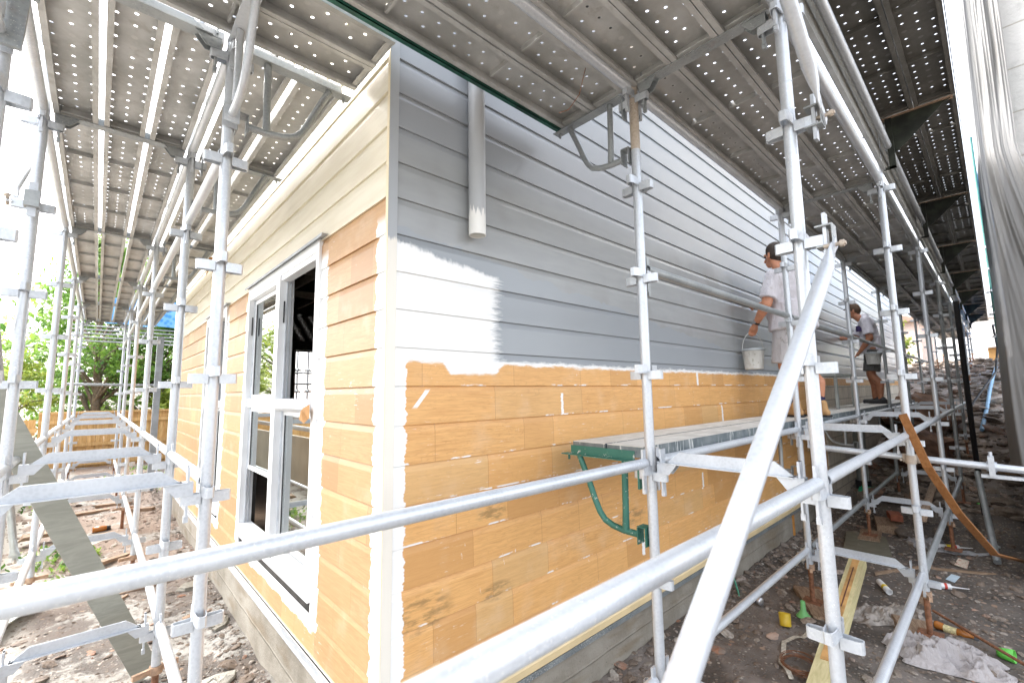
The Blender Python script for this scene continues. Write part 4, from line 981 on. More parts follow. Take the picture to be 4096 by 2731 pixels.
    for s, kf, sp in ((1, .02 if variant == 1 else .03, .10), (-1, -.04 if variant == 1 else .05, .10)):
        cone(so_, P(-.01, s*.085, .92), .112, P(kf*.7, s*(sp*.9+.01), .53 if variant == 1 else .55), .118)
    skinned(so_, 'shorts', SHORTS if variant == 1 else CAMO, t, .010, 5)
    # footwear
    for s, an in ((1, an1), (-1, an2)):
        b = MB(); g = Vector((an.x, an.y, O.z))
        capsule(b, g+u*.045-f*.055, .040, g+u*.040+f*.135, .036, .9, l); capsule(b, g+u*.05-f*.03, .046, g+u*(.13 if variant == 1 else .075)-f*.02, .048)
        bo = skinned(b, 'boot' if variant == 1 else 'shoe', flat('tan_boot', (.42, .24, .10), .7, 0, .2, 12) if variant == 1 else flat('black_shoe', (.03, .03, .03), .6), t, .009, 3)
        q = MB(); q.tube([g+u*.005-f*.09, g+u*.005+f*.0, g+u*.005+f*.165], [.042, .043, .034], 14)
        for i, vv in enumerate(q.v): q.v[i] = (vv[0], vv[1], O.z+.001+max(0, min(.022, (vv[2]-O.z+.04)*.3)))
        q.build('sole', BLACK, t)
        if variant == 1: q = MB(); q.tube([g+u*.13, g+u*.24], .050, 16); q.build('sock', flat('navy_sock', (.01, .012, .06), .8), t)
    if variant == 1:
        wt = MB(); dd = (w1-e1).normalized(); c = w1-dd*.015
        wt.tube([c-dd*.011, c+dd*.011], .034, 18); wt.build('watch', BLACK, t)
        wt = MB(); wt.tube([c+l*.030, c+l*.042], .017, 14); wt.build('watch_face', flat('steel_watch', (.4, .4, .42), .3, .8), t)
    return t, P, w1, w2, d1
def bucket(c, r, h, label, handle_top=None, col=(.74, .75, .72)):
    t = thing('paint_bucket', label, 'bucket', c); c = Vector(c)
    mb = MB(); mb.lathe([(.0, 0), (r*.82, 0), (r*.84, .006), (r*.97, h*.86), (r*1.0, h*.87), (r*1.0, h), (r*.95, h), (r*.93, h*.9), (r*.80, .02), (0, .02)], c, (0, 0, 1), 32)
    mb.build('shell', clothmat('splashed_white_plastic', col, (.35, .34, .26), .8, 30), t)
    mb = MB(); mb.lathe([(r*1.0, h*.88), (r*1.05, h*.885), (r*1.06, h*.99), (r*1.0, h*1.0)], c, (0, 0, 1), 32); mb.build('rim', flat('grey_lid_rim', (.42, .45, .47), .5), t)
    if handle_top is not None:
        mb = MB(); ht = Vector(handle_top); side = Vector((.72, -.69, 0)); a, b = c+side*r*1.05+Vector((0, 0, h*.9)), c-side*r*1.05+Vector((0, 0, h*.9)); mid = (a+b)/2; H = ht.z-mid.z
        pts = [mid+(a-mid)*math.cos(q)+Vector((ht.x-mid.x, ht.y-mid.y, H))*math.sin(q) for q in [math.pi*i/16 for i in range(17)]]
        mb.tube(pts, .003, 8); mb.build('wire_handle', flat('handle_wire', (.6, .6, .58), .35, .6), t)
    return t
DK = MID+.1185
pt, P1, w1, w2, d1 = painter((4.19, -.50, DK), R(68), 1, 'nearer man in white T-shirt and dirty white shorts, painting the grey wall, bucket in hand')
hand = w1+d1*.105; bucket((hand.x-.0, hand.y+.0, hand.z-.40), .105, .215, 'white paint bucket hanging from the nearer man\'s hand', (hand.x, hand.y, hand.z-.012))
def brush(w_, d, label):
    t = thing('paint_brush', label, 'brush', w_); a = w_+d*.07
    mb = MB(); mb.tube([a, a+d*.12], [.010, .016], 10); mb.build('handle', flat('brush_handle', (.5, .3, .12), .5), t)
    mb = MB(); mb.obox(a+d*.12, a+d*.20, .06, .016, (0, 0, 1)); mb.build('bristle', flat('brush_bristle', (.45, .45, .46), .9), t)
brush(w2, Vector((0, .9, .1)).normalized(), 'paint brush held against the grey wall by the nearer man')
pt2, P2, w1b, w2b, d1b = painter((8.80, -.46, DK), R(97), 2, 'farther man with brown cap and mottled dark shorts, bending towards the grey wall')
brush(w2b, Vector((0, .95, 0)), 'paint brush held against the wall by the farther man')
bc = P2(-.02, .24, .66); bucket(bc, .11, .20, 'pale bucket hanging at the farther man\'s hip', (w1b.x, w1b.y, w1b.z-.07))

# ------------------------------------------------------------------ ground clutter
def stone_mesh(seed, mat):
    rnd = random.Random(seed); mb = MB(); n1, n2 = 6, 8; vs = []
    for i in range(n1+1):
        for j in range(n2):
            a, b = math.pi*i/n1, 2*math.pi*j/n2; r = 1+rnd.uniform(-.22, .22); vs.append((r*math.sin(a)*math.cos(b), r*math.sin(a)*math.sin(b), .7*r*math.cos(a)))
    mb.add(vs, [(i*n2+j, (i+1)*n2+j, (i+1)*n2+(j+1) % n2, i*n2+(j+1) % n2) for i in range(n1) for j in range(n2)]); return mb
STM = []
mt = NT('loose_stone', .9); mt.color(mt.mix(mt.step(mt.noise(None, 25, 4), .35, .65), mt.ramp(mt.attr(), [(0, (.08, .06, .045)), (.4, (.17, .125, .09)), (.65, (.25, .22, .19)), (.85, (.40, .36, .31)), (.94, (.30, .14, .08)), (1, (.48, .46, .42))]), (.20, .16, .13))); mt.bump(mt.noise(None, 60, 3), .5, .004)
base = [stone_mesh(i, None) for i in range(6)]
def gravel():
    mb = MB(); rnd = random.Random(3)
    def put(x, y, s):
        b = rnd.choice(base); a = rnd.uniform(0, 6.28); sx, sy, sz_ = s*rnd.uniform(.7, 1.3), s*rnd.uniform(.6, 1.1), s*rnd.uniform(.35, .7); z = gn(x, y)+s*.12; tl = rnd.uniform(-.4, .4)
        ca, sa = math.cos(a), math.sin(a)
        vs = []
        for v in b.v:
            p, q, w_ = v[0]*sx, v[1]*sy, v[2]*sz_+v[0]*sx*tl; vs.append((x+p*ca-q*sa, y+p*sa+q*ca, z+w_))
        mb.add(vs, b.f, 0, rnd.random())
    for i in range(5200):
        x = rnd.uniform(.3, 7.5); y = -rnd.uniform(.02, 2.4) if rnd.random() < .75 else -abs(rnd.gauss(.05, .18))-.02; put(x, y, rnd.choice((.006, .008, .010, .013, .020) if rnd.random() < .93 else (.03, .045)))
    for i in range(5200):
        y = rnd.uniform(.4, 11.5); x = -rnd.uniform(.03, 2.4) if rnd.random() < .75 else -abs(rnd.gauss(.04, .14))-.03; put(x, y, rnd.choice((.006, .009, .011, .014, .018) if rnd.random() < .96 else (.03, .045)))
    for i in range(2600):
        x = 8+rnd.random()**1.3*13; y = rnd.uniform(-3.0, -.02); put(x, y, rnd.choice((.02, .03, .04, .06, .09) if rnd.random() < .92 else (.12, .18)))
    o = mb.build('gravel', mt.mat); tag(o, 'loose stones, rubble and grit strewn over the soil', 'gravel', kind='stuff')
gravel()
def rock(x, y, s, label, col, flatn=.5, rz=0., group=None):
    mb = stone_mesh(int(abs(x*100+y*37)), None); ca, sa = math.cos(rz), math.sin(rz); z = gn(x, y)
    mb.v = [(x+(v[0]*ca-v[1]*sa*.7)*s, y+(v[0]*sa+v[1]*ca*.7)*s, z+s*.2+v[2]*s*flatn) for v in mb.v]
    tag(mb.build('rock', col), label, 'rock', group)
ROCKM = concrete('broken_concrete', (.25, .23, .19), (.45, .43, .38), False)
rock(-.30, 1.75, .16, 'broken concrete lump beside the first inner upright', ROCKM, .3, .5)
rock(-.12, 2.6, .12, 'flat grey rock at the foot of the window wall footing', ROCKM, .3, 1.2)
rock(-.16, 3.6, .13, 'grey rock by the window wall footing, below the second window', ROCKM, .4, .2)
rock(-1.02, 3.15, .05, 'small orange stone in front of the curved sole board', flat('orange_stone', (.50, .24, .09), .8), .6)
rock(-1.35, 2.4, .14, 'rough grey concrete chunk at the lower left edge', ROCKM, .5, 1.)
rock(3.9, -.62, .06, 'rusty brown stone beside the drink can', flat('brown_stone', (.28, .14, .07), .8), .5)
rock(2.72, -.62, .055, 'pinkish stone near the coil of wire', flat('pink_stone', (.45, .33, .26), .8), .4)
rock(1.78, -.30, .05, 'pinkish stone near the first inner upright', flat('pink_stone', (.42, .30, .25), .8), .6)
rock(2.02, -.33, .045, 'red brick fragment near the first inner upright', flat('red_stone', (.42, .12, .06), .8), .6)
rock(6.4, -1.05, .3, 'dark mud mound under the alley scaffold', SOIL, .35)
rock(10.5, -.75, .8, 'brown clay boulder heap behind the alley uprights', flat('clay', (.16, .09, .06), .95, 0, .4, 6, .5), .8)
rock(12.5, -.6, 1.0, 'large brown clay mound far behind the uprights', flat('clay2', (.20, .12, .08), .95, 0, .4, 6, .5), .7)
# sole boards
soleboard(RX[1]+.02, By-.02, .035, .5, .62, 'old split board under the second inner upright jack'); soleboard(RX[1]-.05, Oy+.05, .035, .35, .55, 'dark board under the second alley upright jack, beside the white rag')
soleboard(RX[0], By, -.015, .3, .5, 'board under the first inner upright at the picture bottom')
soleboard(Lx+.04, LY[2], -.04, .12, .62, 'light board under the third upright jack beside the windows', .19); soleboard(LO+.1, LY[2]-.05, -.055, .75, .95, 'long curved brown board under the third outer garden jack', .24)
soleboard(Lx, LY[3], .012, .2, .5, 'board under the fourth upright jack beside the windows'); soleboard(LO, LY[3]+.02, .125, .1, .5, 'board under the fourth outer garden jack')
soleboard(RX[2], By, .035, .1, .5, 'board under the third inner upright jack, by the red brick')
def offcut(x, y, L, wd, th, rz, label, mat=OLDWOOD, dz=.0):
    t = thing('timber_offcut', label, 'timber', (x, y, gn(x, y)+dz), 'timber offcuts on the ground', rz); mb = MB()
    mb.prism([(-L/2, -wd/2), (L/2-.02, -wd/2*.8), (L/2, wd/2), (-L/2+.03, wd/2)], (0, 0, .004), (1, 0, 0), (0, 1, 0), (0, 0, th)); mb.build('board', mat, t, tf=1)
for i, a in enumerate((
  (-.28, 4.35, .32, .09, .04, .3, 'brown offcut beside the third inner upright jack'), (-.70, 5.0, .42, .07, .035, .5, 'grey offcut lying near the leaning plank'),
  (-.95, 7.7, .5, .12, .03, .1, 'reddish board between the fourth and fifth uprights, nearer'), (-.65, 8.1, .45, .1, .04, -.2, 'reddish board between the fourth and fifth uprights, farther'),
  (-.35, 7.4, .35, .09, .05, -.5, 'brown block of timber near the window wall footing'), (-1.0, 9.2, .6, .14, .04, .2, 'pale board lying before the fence'),
  (-.02-.28, 2.9, .09, .06, .04, .4, 'small dark timber block near the footing'), (-.72, 3.75, .30, .03, .02, .9, 'thin stick pointing to the leaning plank'),
  (4.9, -1.1, .75, .03, .02, -.5, 'long thin stick across the alley soil'), (5.3, -1.45, .6, .03, .02, -1.1, 'thin brown lath on the alley soil'),
  (4.35, -.62, .30, .08, .02, .2, 'small split wood piece behind the second inner jack'), (4.25, -1.28, .22, .06, .02, .4, 'pale bark piece near the white tubes'),
  (8.2, -.9, .8, .2, .05, .3, 'flat board in the shadow under the far crossbars'), (10.2, -1.6, 1.1, .16, .05, .9, 'pale plank sloping in the rubble'))):
    offcut(*a)
offcut(5.55, -.72, .9, .42, .02, .15, 'square plywood sheet lying under the crossbars', flat('dirty_ply', (.15, .14, .10), .9))
offcut(6.55, -.80, .5, .30, .09, .2, 'dark timber packing below the red brick', OLDWOOD)
t = thing('brick', 'red brick on timber packing beneath the third crossbars', 'brick', (6.6, -.84, .12), rz=.3); mb = MB(); mb.box((-.12, -.06, 0), (.12, .06, .075)); mb.build('body', flat('red_brick', (.28, .09, .05), .85, 0, .2, 20, .3), t, tf=1)
# treated pine beam
t = thing('pine_beam', 'pale treated pine beam propped on the low crossbar, dark line along it', 'timber', (2.2, -1.0, 0))
mb = MB(); mb.obox((2.12, -1.02, .03), (3.86, -.95, .345), .10, .10, (0, 0, 1)); mb.build('beam', PINE, t)
mb = MB(); mb.obox((2.42, -1.0075, .1375), (3.8, -.9525, .3875), .006, .045, (0, 0, 1)); mb.build('bark_face', flat('orange_bark', (.50, .28, .10), .8, 0, .3, 9), t)
mb = MB(); mb.obox((3.02, -.984, .2495), (3.60, -.961, .354), .007, .007, (0, 0, 1)); mb.build('crack', flat('crack', (.12, .05, .03), .9), t)
# brown strip, rods
mb = MB(); pts = [Vector(p) for p in ((3.30, -1.40, 1.59), (3.42, -1.49, 1.22), (3.75, -1.60, .86), (4.5, -1.74, .42), (6.0, -1.92, .02))]
vs = []
for p in pts:
    for s in (-.026, .026): vs += [(p.x+s*.0, p.y-s*.9, p.z+s*.25), (p.x+.01, p.y-s*.9, p.z+s*.25+.008)]
mb.add(vs, [(4*i+0, 4*i+2, 4*i+6, 4*i+4) for i in range(4)]+[(4*i+1, 4*i+5, 4*i+7, 4*i+3) for i in range(4)]+[(4*i, 4*i+4, 4*i+5, 4*i+1) for i in range(4)]+[(4*i+2, 4*i+3, 4*i+7, 4*i+6) for i in range(4)])
tag(mb.build('bent_strip', BROWNW), 'orange brown flexible timber strip leaning on the alley scaffold', 'timber strip')
mb = MB(); mb.tube([(3.95, -1.38, .05), (3.3, -1.86, .09)], .010, 8); tag(mb.build('steel_rod', RUST), 'rusty reinforcing rod lying behind the white rag', 'rod')
mb = MB(); mb.tube([(3.62, -1.86, .02), (3.95, -1.93, .55)], .010, 8); tag(mb.build('steel_rod', RUST), 'short rusty rod standing up at the right edge', 'rod')
mb = MB(); mb.tube([(6.9, -1.62, .75), (5.7, -1.72, .05)], .03, 10); tag(mb.build('fallen_tube', GALV_D), 'dirty tube slanting to the ground near the pier base', 'tube')
mb = MB(); mb.obox((5.1, -1.25, .48), (8.3, -1.12, .40), .07, .02, (0, 1, 0)); 
mb.v = mb.v; tag(mb.build('scrap_board', OLDWOOD), 'narrow dirty board laid across the low alley crossbars', 'board')
# wire coil, strap
mb = MB(); cx, cy = 2.45, -.86
for i in range(9):
    r = .10+.006*math.sin(i*2.1)+i*.0022; mb.tube([(cx+r*math.cos(a)+.004*math.sin(i*5), cy+r*.9*math.sin(a), gn(cx, cy)+.02+.003*i+.012*math.sin(a+i)) for a in [2*math.pi*j/22 for j in range(23)]], .0022, 6, caps=False)
tag(mb.build('wire_coil', RUST), 'coil of rusty wire lying beside the pine beam', 'wire')
def ribbon(pts, wd, mat, name, label, cat):
    mb = MB(); pp = [Vector(p) for p in pts]; n = len(pp); vs = []
    for i, p in enumerate(pp):
        d = (pp[min(n-1, i+1)]-pp[max(0, i-1)]).normalized(); s = d.cross(Vector((0, 0, 1))).normalized(); vs += [p+s*wd/2, p-s*wd/2, p-s*wd/2+Vector((0, 0, .002)), p+s*wd/2+Vector((0, 0, .002))]
    mb.add(vs, [(4*i+j, 4*i+(j+1) % 4, 4*i+4+(j+1) % 4, 4*i+4+j) for i in range(n-1) for j in range(4)]+[(0, 3, 2, 1), (4*n-4, 4*n-3, 4*n-2, 4*n-1)]); return tag(mb.build(name, mat), label, cat)
def spl(keys, n=30):
    out = []
    for i in range(n):
        t = i/(n-1)*(len(keys)-1); k = min(int(t), len(keys)-2); q = t-k; q = q*q*(3-2*q)*.5+q*.5; x = keys[k][0]*(1-q)+keys[k+1][0]*q; y = keys[k][1]*(1-q)+keys[k+1][1]*q; out.append((x, y, gn(x, y)+.018+.008*math.sin(i)))
    return out
ST = flat('cream_strapping', (.48, .45, .38), .7, 0, .3, 60)
ribbon(spl([(3.02, -.80), (2.87, -.76), (2.70, -.70), (2.54, -.74), (2.42, -.76), (2.28, -.86)]), .028, ST, 'mesh_strap', 'cream mesh strap snaking from the yellow cap to the wire coil', 'strap')
ribbon(spl([(5.6, -.16), (5.2, -.22), (4.9, -.24), (4.6, -.34), (4.35, -.32)]), .03, ST, 'mesh_strap', 'grey mesh strap lying near the concrete footing', 'strap')
# small items
def lay(prof, x, y, rz, mat, parent, z=None, tilt=0., n=20, nm='body'):
    mb = MB(); r = max(p[0] for p in prof); zz = (gn(x, y) if z is None else z)+r+.004
    mb.lathe(prof, (x, y, zz), (math.cos(rz)*math.cos(tilt), math.sin(rz)*math.cos(tilt), math.sin(tilt)), n); return mb.build(nm, mat, parent)
def item(name, label, cat, x, y): return thing(name, label, cat, (x, y, gn(x, y)))
t = item('drink_can', 'crushed blue and silver drink can on the soil', 'can', 3.12, -.42); lay([(0, 0), (.026, 0), (.032, .008), (.032, .03)], 3.12, -.42, R(200)-R(180)+.9, flat('can_silver', (.6, .6, .62), .3, .8), t, nm='can_end'); lay([(.033, .03), (.033, .085)], 3.12, -.42, .92, flat('can_blue', (.03, .05, .22), .3, .5), t, nm='can_wall'); lay([(.033, .085), (.033, .118), (.026, .124), (0, .122)], 3.12, -.42, .92, flat('can_grey', (.35, .36, .36), .3, .8), t, nm='can_base')
t = item('yellow_cap', 'yellow plastic cylinder cap on the soil', 'plastic cap', 2.94, -.63); mb = MB(); z = gn(2.94, -.63); mb.lathe([(0, .004), (.036, .004), (.038, .01), (.040, .09), (.036, .09), (.034, .012), (0, .012)], (2.94, -.64, z+.01), (.25, .12, 1), 24); mb.build('cap', flat('yellow_plastic', (.62, .43, .03), .4), t)
t = item('green_funnel', 'bright green plastic funnel standing beside the split board', 'funnel', 3.2, -.69); mb = MB(); z = gn(3.2, -.69)
mb.lathe([(.052, 0), (.050, .006), (.030, .03), (.019, .05), (.016, .115), (.013, .115), (.014, .05), (.026, .028), (.046, 0)], (3.2, -.69, z+.005), (.05, 0, 1), 24); mb.build('cone', flat('lime_plastic', (.17, .48, .16), .4), t)
t = item('green_scraper', 'pale green plastic offcut near the footing', 'plastic scrap', 3.3, -.13); mb = MB(); z = gn(3.3, -.13)+.02; mb.obox((3.46, -.07, z+.02), (3.24, -.19, z), .035, .006, (0, 0, 1)); mb.obox((3.24, -.19, z), (3.20, -.21, z-.004), .032, .005, (0, 0, 1)); mb.build('strip', flat('pale_green_plastic', (.12, .55, .38), .4), t)
WT = flat('white_plastic_tube', (.68, .68, .68), .4, 0, .06)
def cartridge(x, y, rz, label, nozzle):
    t = item('sealant_tube', label, 'sealant tube', x, y); t['group'] = 'empty sealant tubes on the alley soil'
    lay([(.0, 0), (.024, 0), (.0245, .004), (.0245, .235)] + ([(.022, .235), (.022, .20), (0, .20)] if not nozzle else [(.020, .24), (0, .241)]), x, y, rz, WT, t, nm='barrel')
    lay([(.0250, .12), (.0250, .165)], x, y, rz, flat('yellow_label', (.72, .55, .02), .5), t, nm='label_band', z=gn(x, y)-.0005)
    if nozzle: lay([(.0252, .19), (.0252, .21)], x, y, rz, flat('red_band', (.5, .05, .03), .5), t, nm='label_band', z=gn(x, y)-.0007); mb = MB(); z = gn(x, y)+.0245+.004; mb.lathe([(.009, .24), (.006, .27), (.003, .36)], (x, y, z), (math.cos(rz), math.sin(rz), 0), 10); mb.build('nozzle', WT, t)
cartridge(4.42, -.98, R(205), 'open empty white tube lying in front of the pine beam end', False)
cartridge(4.58, -1.22, R(-68), 'white sealant tube with long nozzle behind the second alley upright', True)
cartridge(6.05, -1.22, R(-60), 'red banded sealant tube farther back on the alley soil', True)
t = item('amber_bottle', 'amber bottle with cream label lying behind the white rag', 'bottle', 3.72, -1.42)
bx, by, br = 3.76, -1.40, R(-103); AM = flat('amber_plastic', (.36, .13, .025), .25)
lay([(0, 0), (.026, .0), (.030, .012), (.026, .04), (.025, .052)], bx, by, br, AM, t, nm='bottle_base'); lay([(.0255, .052), (.0255, .125)], bx, by, br, flat('cream_label', (.62, .55, .30), .6, 0, .3, 60), t, nm='paper_label'); lay([(.025, .125), (.029, .145), (.026, .17), (.015, .19), (.015, .215)], bx, by, br, AM, t, nm='bottle_neck'); lay([(.0165, .2), (.0165, .235), (0, .236)], bx, by, br, BLACK, t, nm='bottle_cap')
t = item('clear_bottle', 'clear plastic water bottle with blue label near the pier', 'bottle', 6.5, -1.6); lay([(0, 0), (.03, 0), (.034, .02), (.034, .15), (.014, .19), (.014, .21), (0, .211)], 6.5, -1.6, R(-140), flat('clear_pet', (.55, .58, .58), .15), t, nm='shell'); lay([(.0345, .06), (.0345, .12)], 6.5, -1.6, R(-140), flat('blue_label', (.08, .25, .6), .5), t, nm='paper_label')
def scrap(name, label, cat, x, y, pts, mat, th=.003):
    mb = MB(); z = gn(x, y)+.012; mb.prism([(p[0], p[1]) for p in pts], (x, y, z), (1, 0, .06), (0, 1, .1), (0, 0, th)); return tag(mb.build(name, mat), label, cat)
def card():
    m = NT('printed_card', .6); m.color(m.mix(m.step(m.noise(None, 60, 2), .56, .60), (.66, .58, .47), (.5, .16, .10))); return m.mat
scrap('paper_card', 'small printed card lying on the dark alley soil', 'card', 5.6, -1.47, ((-.12, -.04), (.12, -.05), (.13, .03), (-.10, .05)), card())
scrap('blue_tag', 'pale blue plastic strip with orange end on the alley soil', 'plastic scrap', 5.0, -1.42, ((-.09, -.03), (.10, -.06), (.10, 0), (-.07, .03)), flat('pale_blue_plastic', (.45, .55, .62), .4))
scrap('lime_scrap', 'small lime green scrap beside the slanted tube', 'plastic scrap', 8.6, -1.55, ((-.1, -.03), (.08, -.05), (.1, .02), (-.05, .05)), flat('lime_scrap', (.10, .6, .08), .5))
t = item('green_cup', 'crumpled bright green plastic cup at the lower right', 'cup', 3.55, -1.76); mb = MB(); mb.lathe([(0, 0), (.028, 0), (.034, .03), (.040, .08), (.037, .08), (.030, .03), (0, .006)], (3.56, -1.72, gn(3.5, -1.7)+.035), (-.2, -1, .08), 18); mb.build('shell', flat('green_cup', (.12, .50, .07), .4), t)
# crumpled sheets
def crumple(name, label, cat, cx, cy, a, b, rz, h, mat, seed, n=34, fr=5., lobes=None):
    mb = MB(); ca, sa = math.cos(rz), math.sin(rz); vs = []
    for j in range(n+1):
        for i in range(n+1):
            u, v = i/n*2-1, j/n*2-1
            k = 1+.35*mnoise.noise(Vector((math.atan2(v, u)*1.3, seed, 0)))
            p, q = u*a*k*(1-.25*abs(v)), v*b*k*(1-.25*abs(u))
            p += .12*a*mnoise.noise(Vector((u*3, v*3, seed+4))); q += .12*b*mnoise.noise(Vector((u*3, v*3, seed+9)))
            x, y = cx+p*ca-q*sa, cy+p*sa+q*ca; e = max(0, 1-max(abs(u), abs(v))**4)
            rdg = 1-abs(mnoise.noise(Vector((u*fr, v*fr*.6, seed)))*2); z = gn(x, y)+.006+h*e*(.15+.6*rdg**2+.35*mnoise.noise(Vector((u*fr*2.2, v*fr*2.2, seed+1)))+.3*mnoise.noise(Vector((u*1.4, v*1.4, seed+2))))
            vs.append((x, y, max(z, gn(x, y)+.004)))
    m1 = n+1; mb.add(vs, [(j*m1+i, j*m1+i+1, (j+1)*m1+i+1, (j+1)*m1+i) for j in range(n) for i in range(n)], 0, .5, True); return tag(mb.build(name, mat), label, cat)
RAG = clothmat('dirty_white_cloth', (.40, .37, .365), (.30, .25, .20), .35, 12); 
crumple('cloth_rag', 'crumpled dirty white cloth in the lower right corner', 'cloth', 3.27, -1.50, .20, .30, R(20), .13, RAG, 2.3, 60, 3.2)
FILM = sheetmat('clear_film', (.52, .46, .40), .35, .15); FILM2 = sheetmat('clear_film_grey', (.50, .50, .52), .3, .15)
crumple('plastic_film', 'large dusty clear plastic sheet crumpled beside the pine beam', 'plastic sheet', 3.72, -1.10, .36, .17, R(-35), .07, FILM, 5.1, 46, 4)
crumple('plastic_film', 'grey clear plastic wrap hanging by the fallen board under the crossbar', 'plastic sheet', 6.3, -1.12, .45, .18, R(15), .10, FILM2, 8.2, 40, 4)
crumple('plastic_film', 'long clear plastic strip lying past the second alley upright', 'plastic sheet', 6.05, -1.42, .28, .07, R(-70), .03, FILM2, 3.7, 24, 3)
crumple('green_bag', 'green plastic bag crumpled under the work deck', 'bag', 8.3, -.30, .30, .14, R(20), .12, flat('green_bag', (.02, .38, .20), .4, 0, .3), 1.7, 30, 4)
crumple('paper_sheet', 'torn pale cardboard sheet between the fourth pair of uprights', 'cardboard', -.92, 6.0, .26, .15, R(20), .05, flat('pale_card', (.60, .55, .47), .8), 6.1, 24, 3)
t = item('amber_bottle', 'small amber bottle near the torn cardboard sheet', 'bottle', -.85, 6.45); lay([(0, 0), (.035, 0), (.038, .10), (.03, .14), (0, .15)], -.9, 6.45, .1, AM, t, nm='shell'); lay([(.032, .14), (.03, .18), (0, .181)], -.9, 6.45, .1, BLACK, t, nm='bottle_cap')
t = item('glass_board', 'pale green white panel lying under the outer garden row', 'panel', -1.55, 3.9); mb = MB(); mb.obox((-1.38, 4.05, .02), (-1.75, 3.2, .03), .36, .012, (1, 0, 0)); mb.build('panel', flat('pale_panel', (.60, .66, .62), .4), t)
t = item('ply_sheet', 'beige ply board standing beyond the outer garden row', 'board', -2.0, 9.5); mb = MB(); mb.prism([(5.2, -.1), (13.2, -.05), (13.2, .95), (5.2, 1.0)], (-1.95, 0, 0), (0, 1, 0), (0, 0, 1), (-.04, 0, 0)); mb.build('board', flat('beige_ply', (.48, .42, .32), .8, 0, .1, 2), t)
# torn paper on overhead bracket
mb = MB()
vs = [(-.10, 3.99, 3.36), (-.02, 3.90, 3.34), (-.03, 3.93, 3.16), (-.08, 4.0, 3.2), (-.06, 4.1, 3.12), (-.12, 4.06, 3.24), (-.15, 4.14, 3.16), (-.14, 4.05, 3.36)]
mb.add(vs, [(0, 1, 2, 3), (0, 3, 4, 5), (0, 5, 6, 7)]); tag(mb.build('paper_scrap', flat('brown_paper2', (.42, .22, .08), .8)), 'torn brown paper hanging from the overhead planks beside the window wall', 'paper')
mb = MB(); mb.tube([(.76, -.60, 3.44), (.74, -.57, 3.30), (.70, -.53, 3.22), (.66, -.50, 3.20)], .0022, 6); tag(mb.build('loose_wire', RUST), 'thin rusty wire dangling from the overhead planks', 'wire')

# ------------------------------------------------------------------ fence and garden
FY = 13.5
t = thing('timber_fence', 'new orange paling fence at the far end of the window wall scaffold', 'fence', (-.5, FY, 0))
for i in range(56):
    x = -1.95+i*.078; mb = MB(); mb.box((x, FY+(.0 if i % 2 else .018), gz(-1, FY)-.1), (x+.088 if i % 2 else x+.074, FY+(.016 if i % 2 else .034), 1.42)); mb.build('paling', FENCEW, t)
for z in (1.18, .62, .16):
    mb = MB(); mb.box((-1.95, FY-.04, z), (2.5, FY-.002, z+.085)); mb.build('rail', FENCEW, t)
mb = MB(); mb.box((-1.95, FY-.05, 1.4205), (2.5, FY+.06, 1.47)); mb.build('capping', FENCEW, t)
t = thing('timber_fence', 'lower stretch of orange fence stepping down at the far left', 'fence', (-3, FY, 0))
for i in range(40):
    x = -5.2+i*.080; mb = MB(); mb.box((x, FY+.05+(.0 if i % 2 else .018), -.1), (x+.088, FY+.066+(.0 if i % 2 else .018), 1.30)); mb.build('paling', FENCEW, t)
mb = MB(); mb.box((-5.2, FY+.01, 1.0), (-1.96, FY+.048, 1.09)); mb.build('rail', FENCEW, t)
mb = MB(); mb.box((-.19, 8.95, 0), (-.09, 9.05, 2.95)); tag(mb.build('steel_column', flat('blue_grey_steel', (.40, .44, .48), .4, .5)), 'square grey steel column behind the uprights near the wall end', 'column')
mb = MB(); mb.tube([(-1.4, 9.6, 2.05), (.1, 9.5, 2.02)], .024, 10); tag(mb.build('rail_tube', GALV_D), 'thin horizontal tube across the gap before the trees', 'tube')
t = thing('blue_tarp', 'bright blue netting stretched above the trees beyond the window wall', 'tarp', (0, 13, 3.8))
mb = MB(); vs = [(-.95+i*.14, 12.4+.04*math.sin(i*1.7), 3.55+j*.13+.02*math.sin(i+j)) for j in range(6) for i in range(20)]; mb.add(vs, [(j*20+i, j*20+i+1, (j+1)*20+i+1, (j+1)*20+i) for j in range(5) for i in range(19)], 0, .5, True)
bm_ = NT('blue_tarp', .6); bm_.color(bm_.mix(bm_.step(bm_.voro(None, 9)[0], .2, .6), (.05, .28, .72), (.20, .48, .85))); mb.build('sheet', bm_.mat, t)
for j in range(5):
    mb = MB(); mb.tube([(-1.5, 12.2+j*.02, 3.10+j*.09), (1.6, 12.2, 3.08+j*.09)], .018, 8); tag(mb.build('rail_tube', GALV_D), f'{ORD[j]} of five stacked horizontal tubes, counting up, beneath the blue netting', 'tube', 'stacked horizontal tubes beneath the blue netting')
# two uprights seen through the far window of the house
for i, x in enumerate((2.18, 2.42)):
    standard(x+.25, 9.2, 0, 4.6, 'y', f'{("left", "right")[i]} upright seen through the house via the far window', 'uprights behind the house', n=8, jack=False)
for i, z in enumerate((2.30, 2.05)):
    mb = MB(); mb.tube([(1.2, 9.15, z), (4, 9.15, z)], .022, 8); tag(mb.build('rail_tube', GALV_D), f'{("upper", "lower")[i]} rail seen through the house via the far window', 'tube')

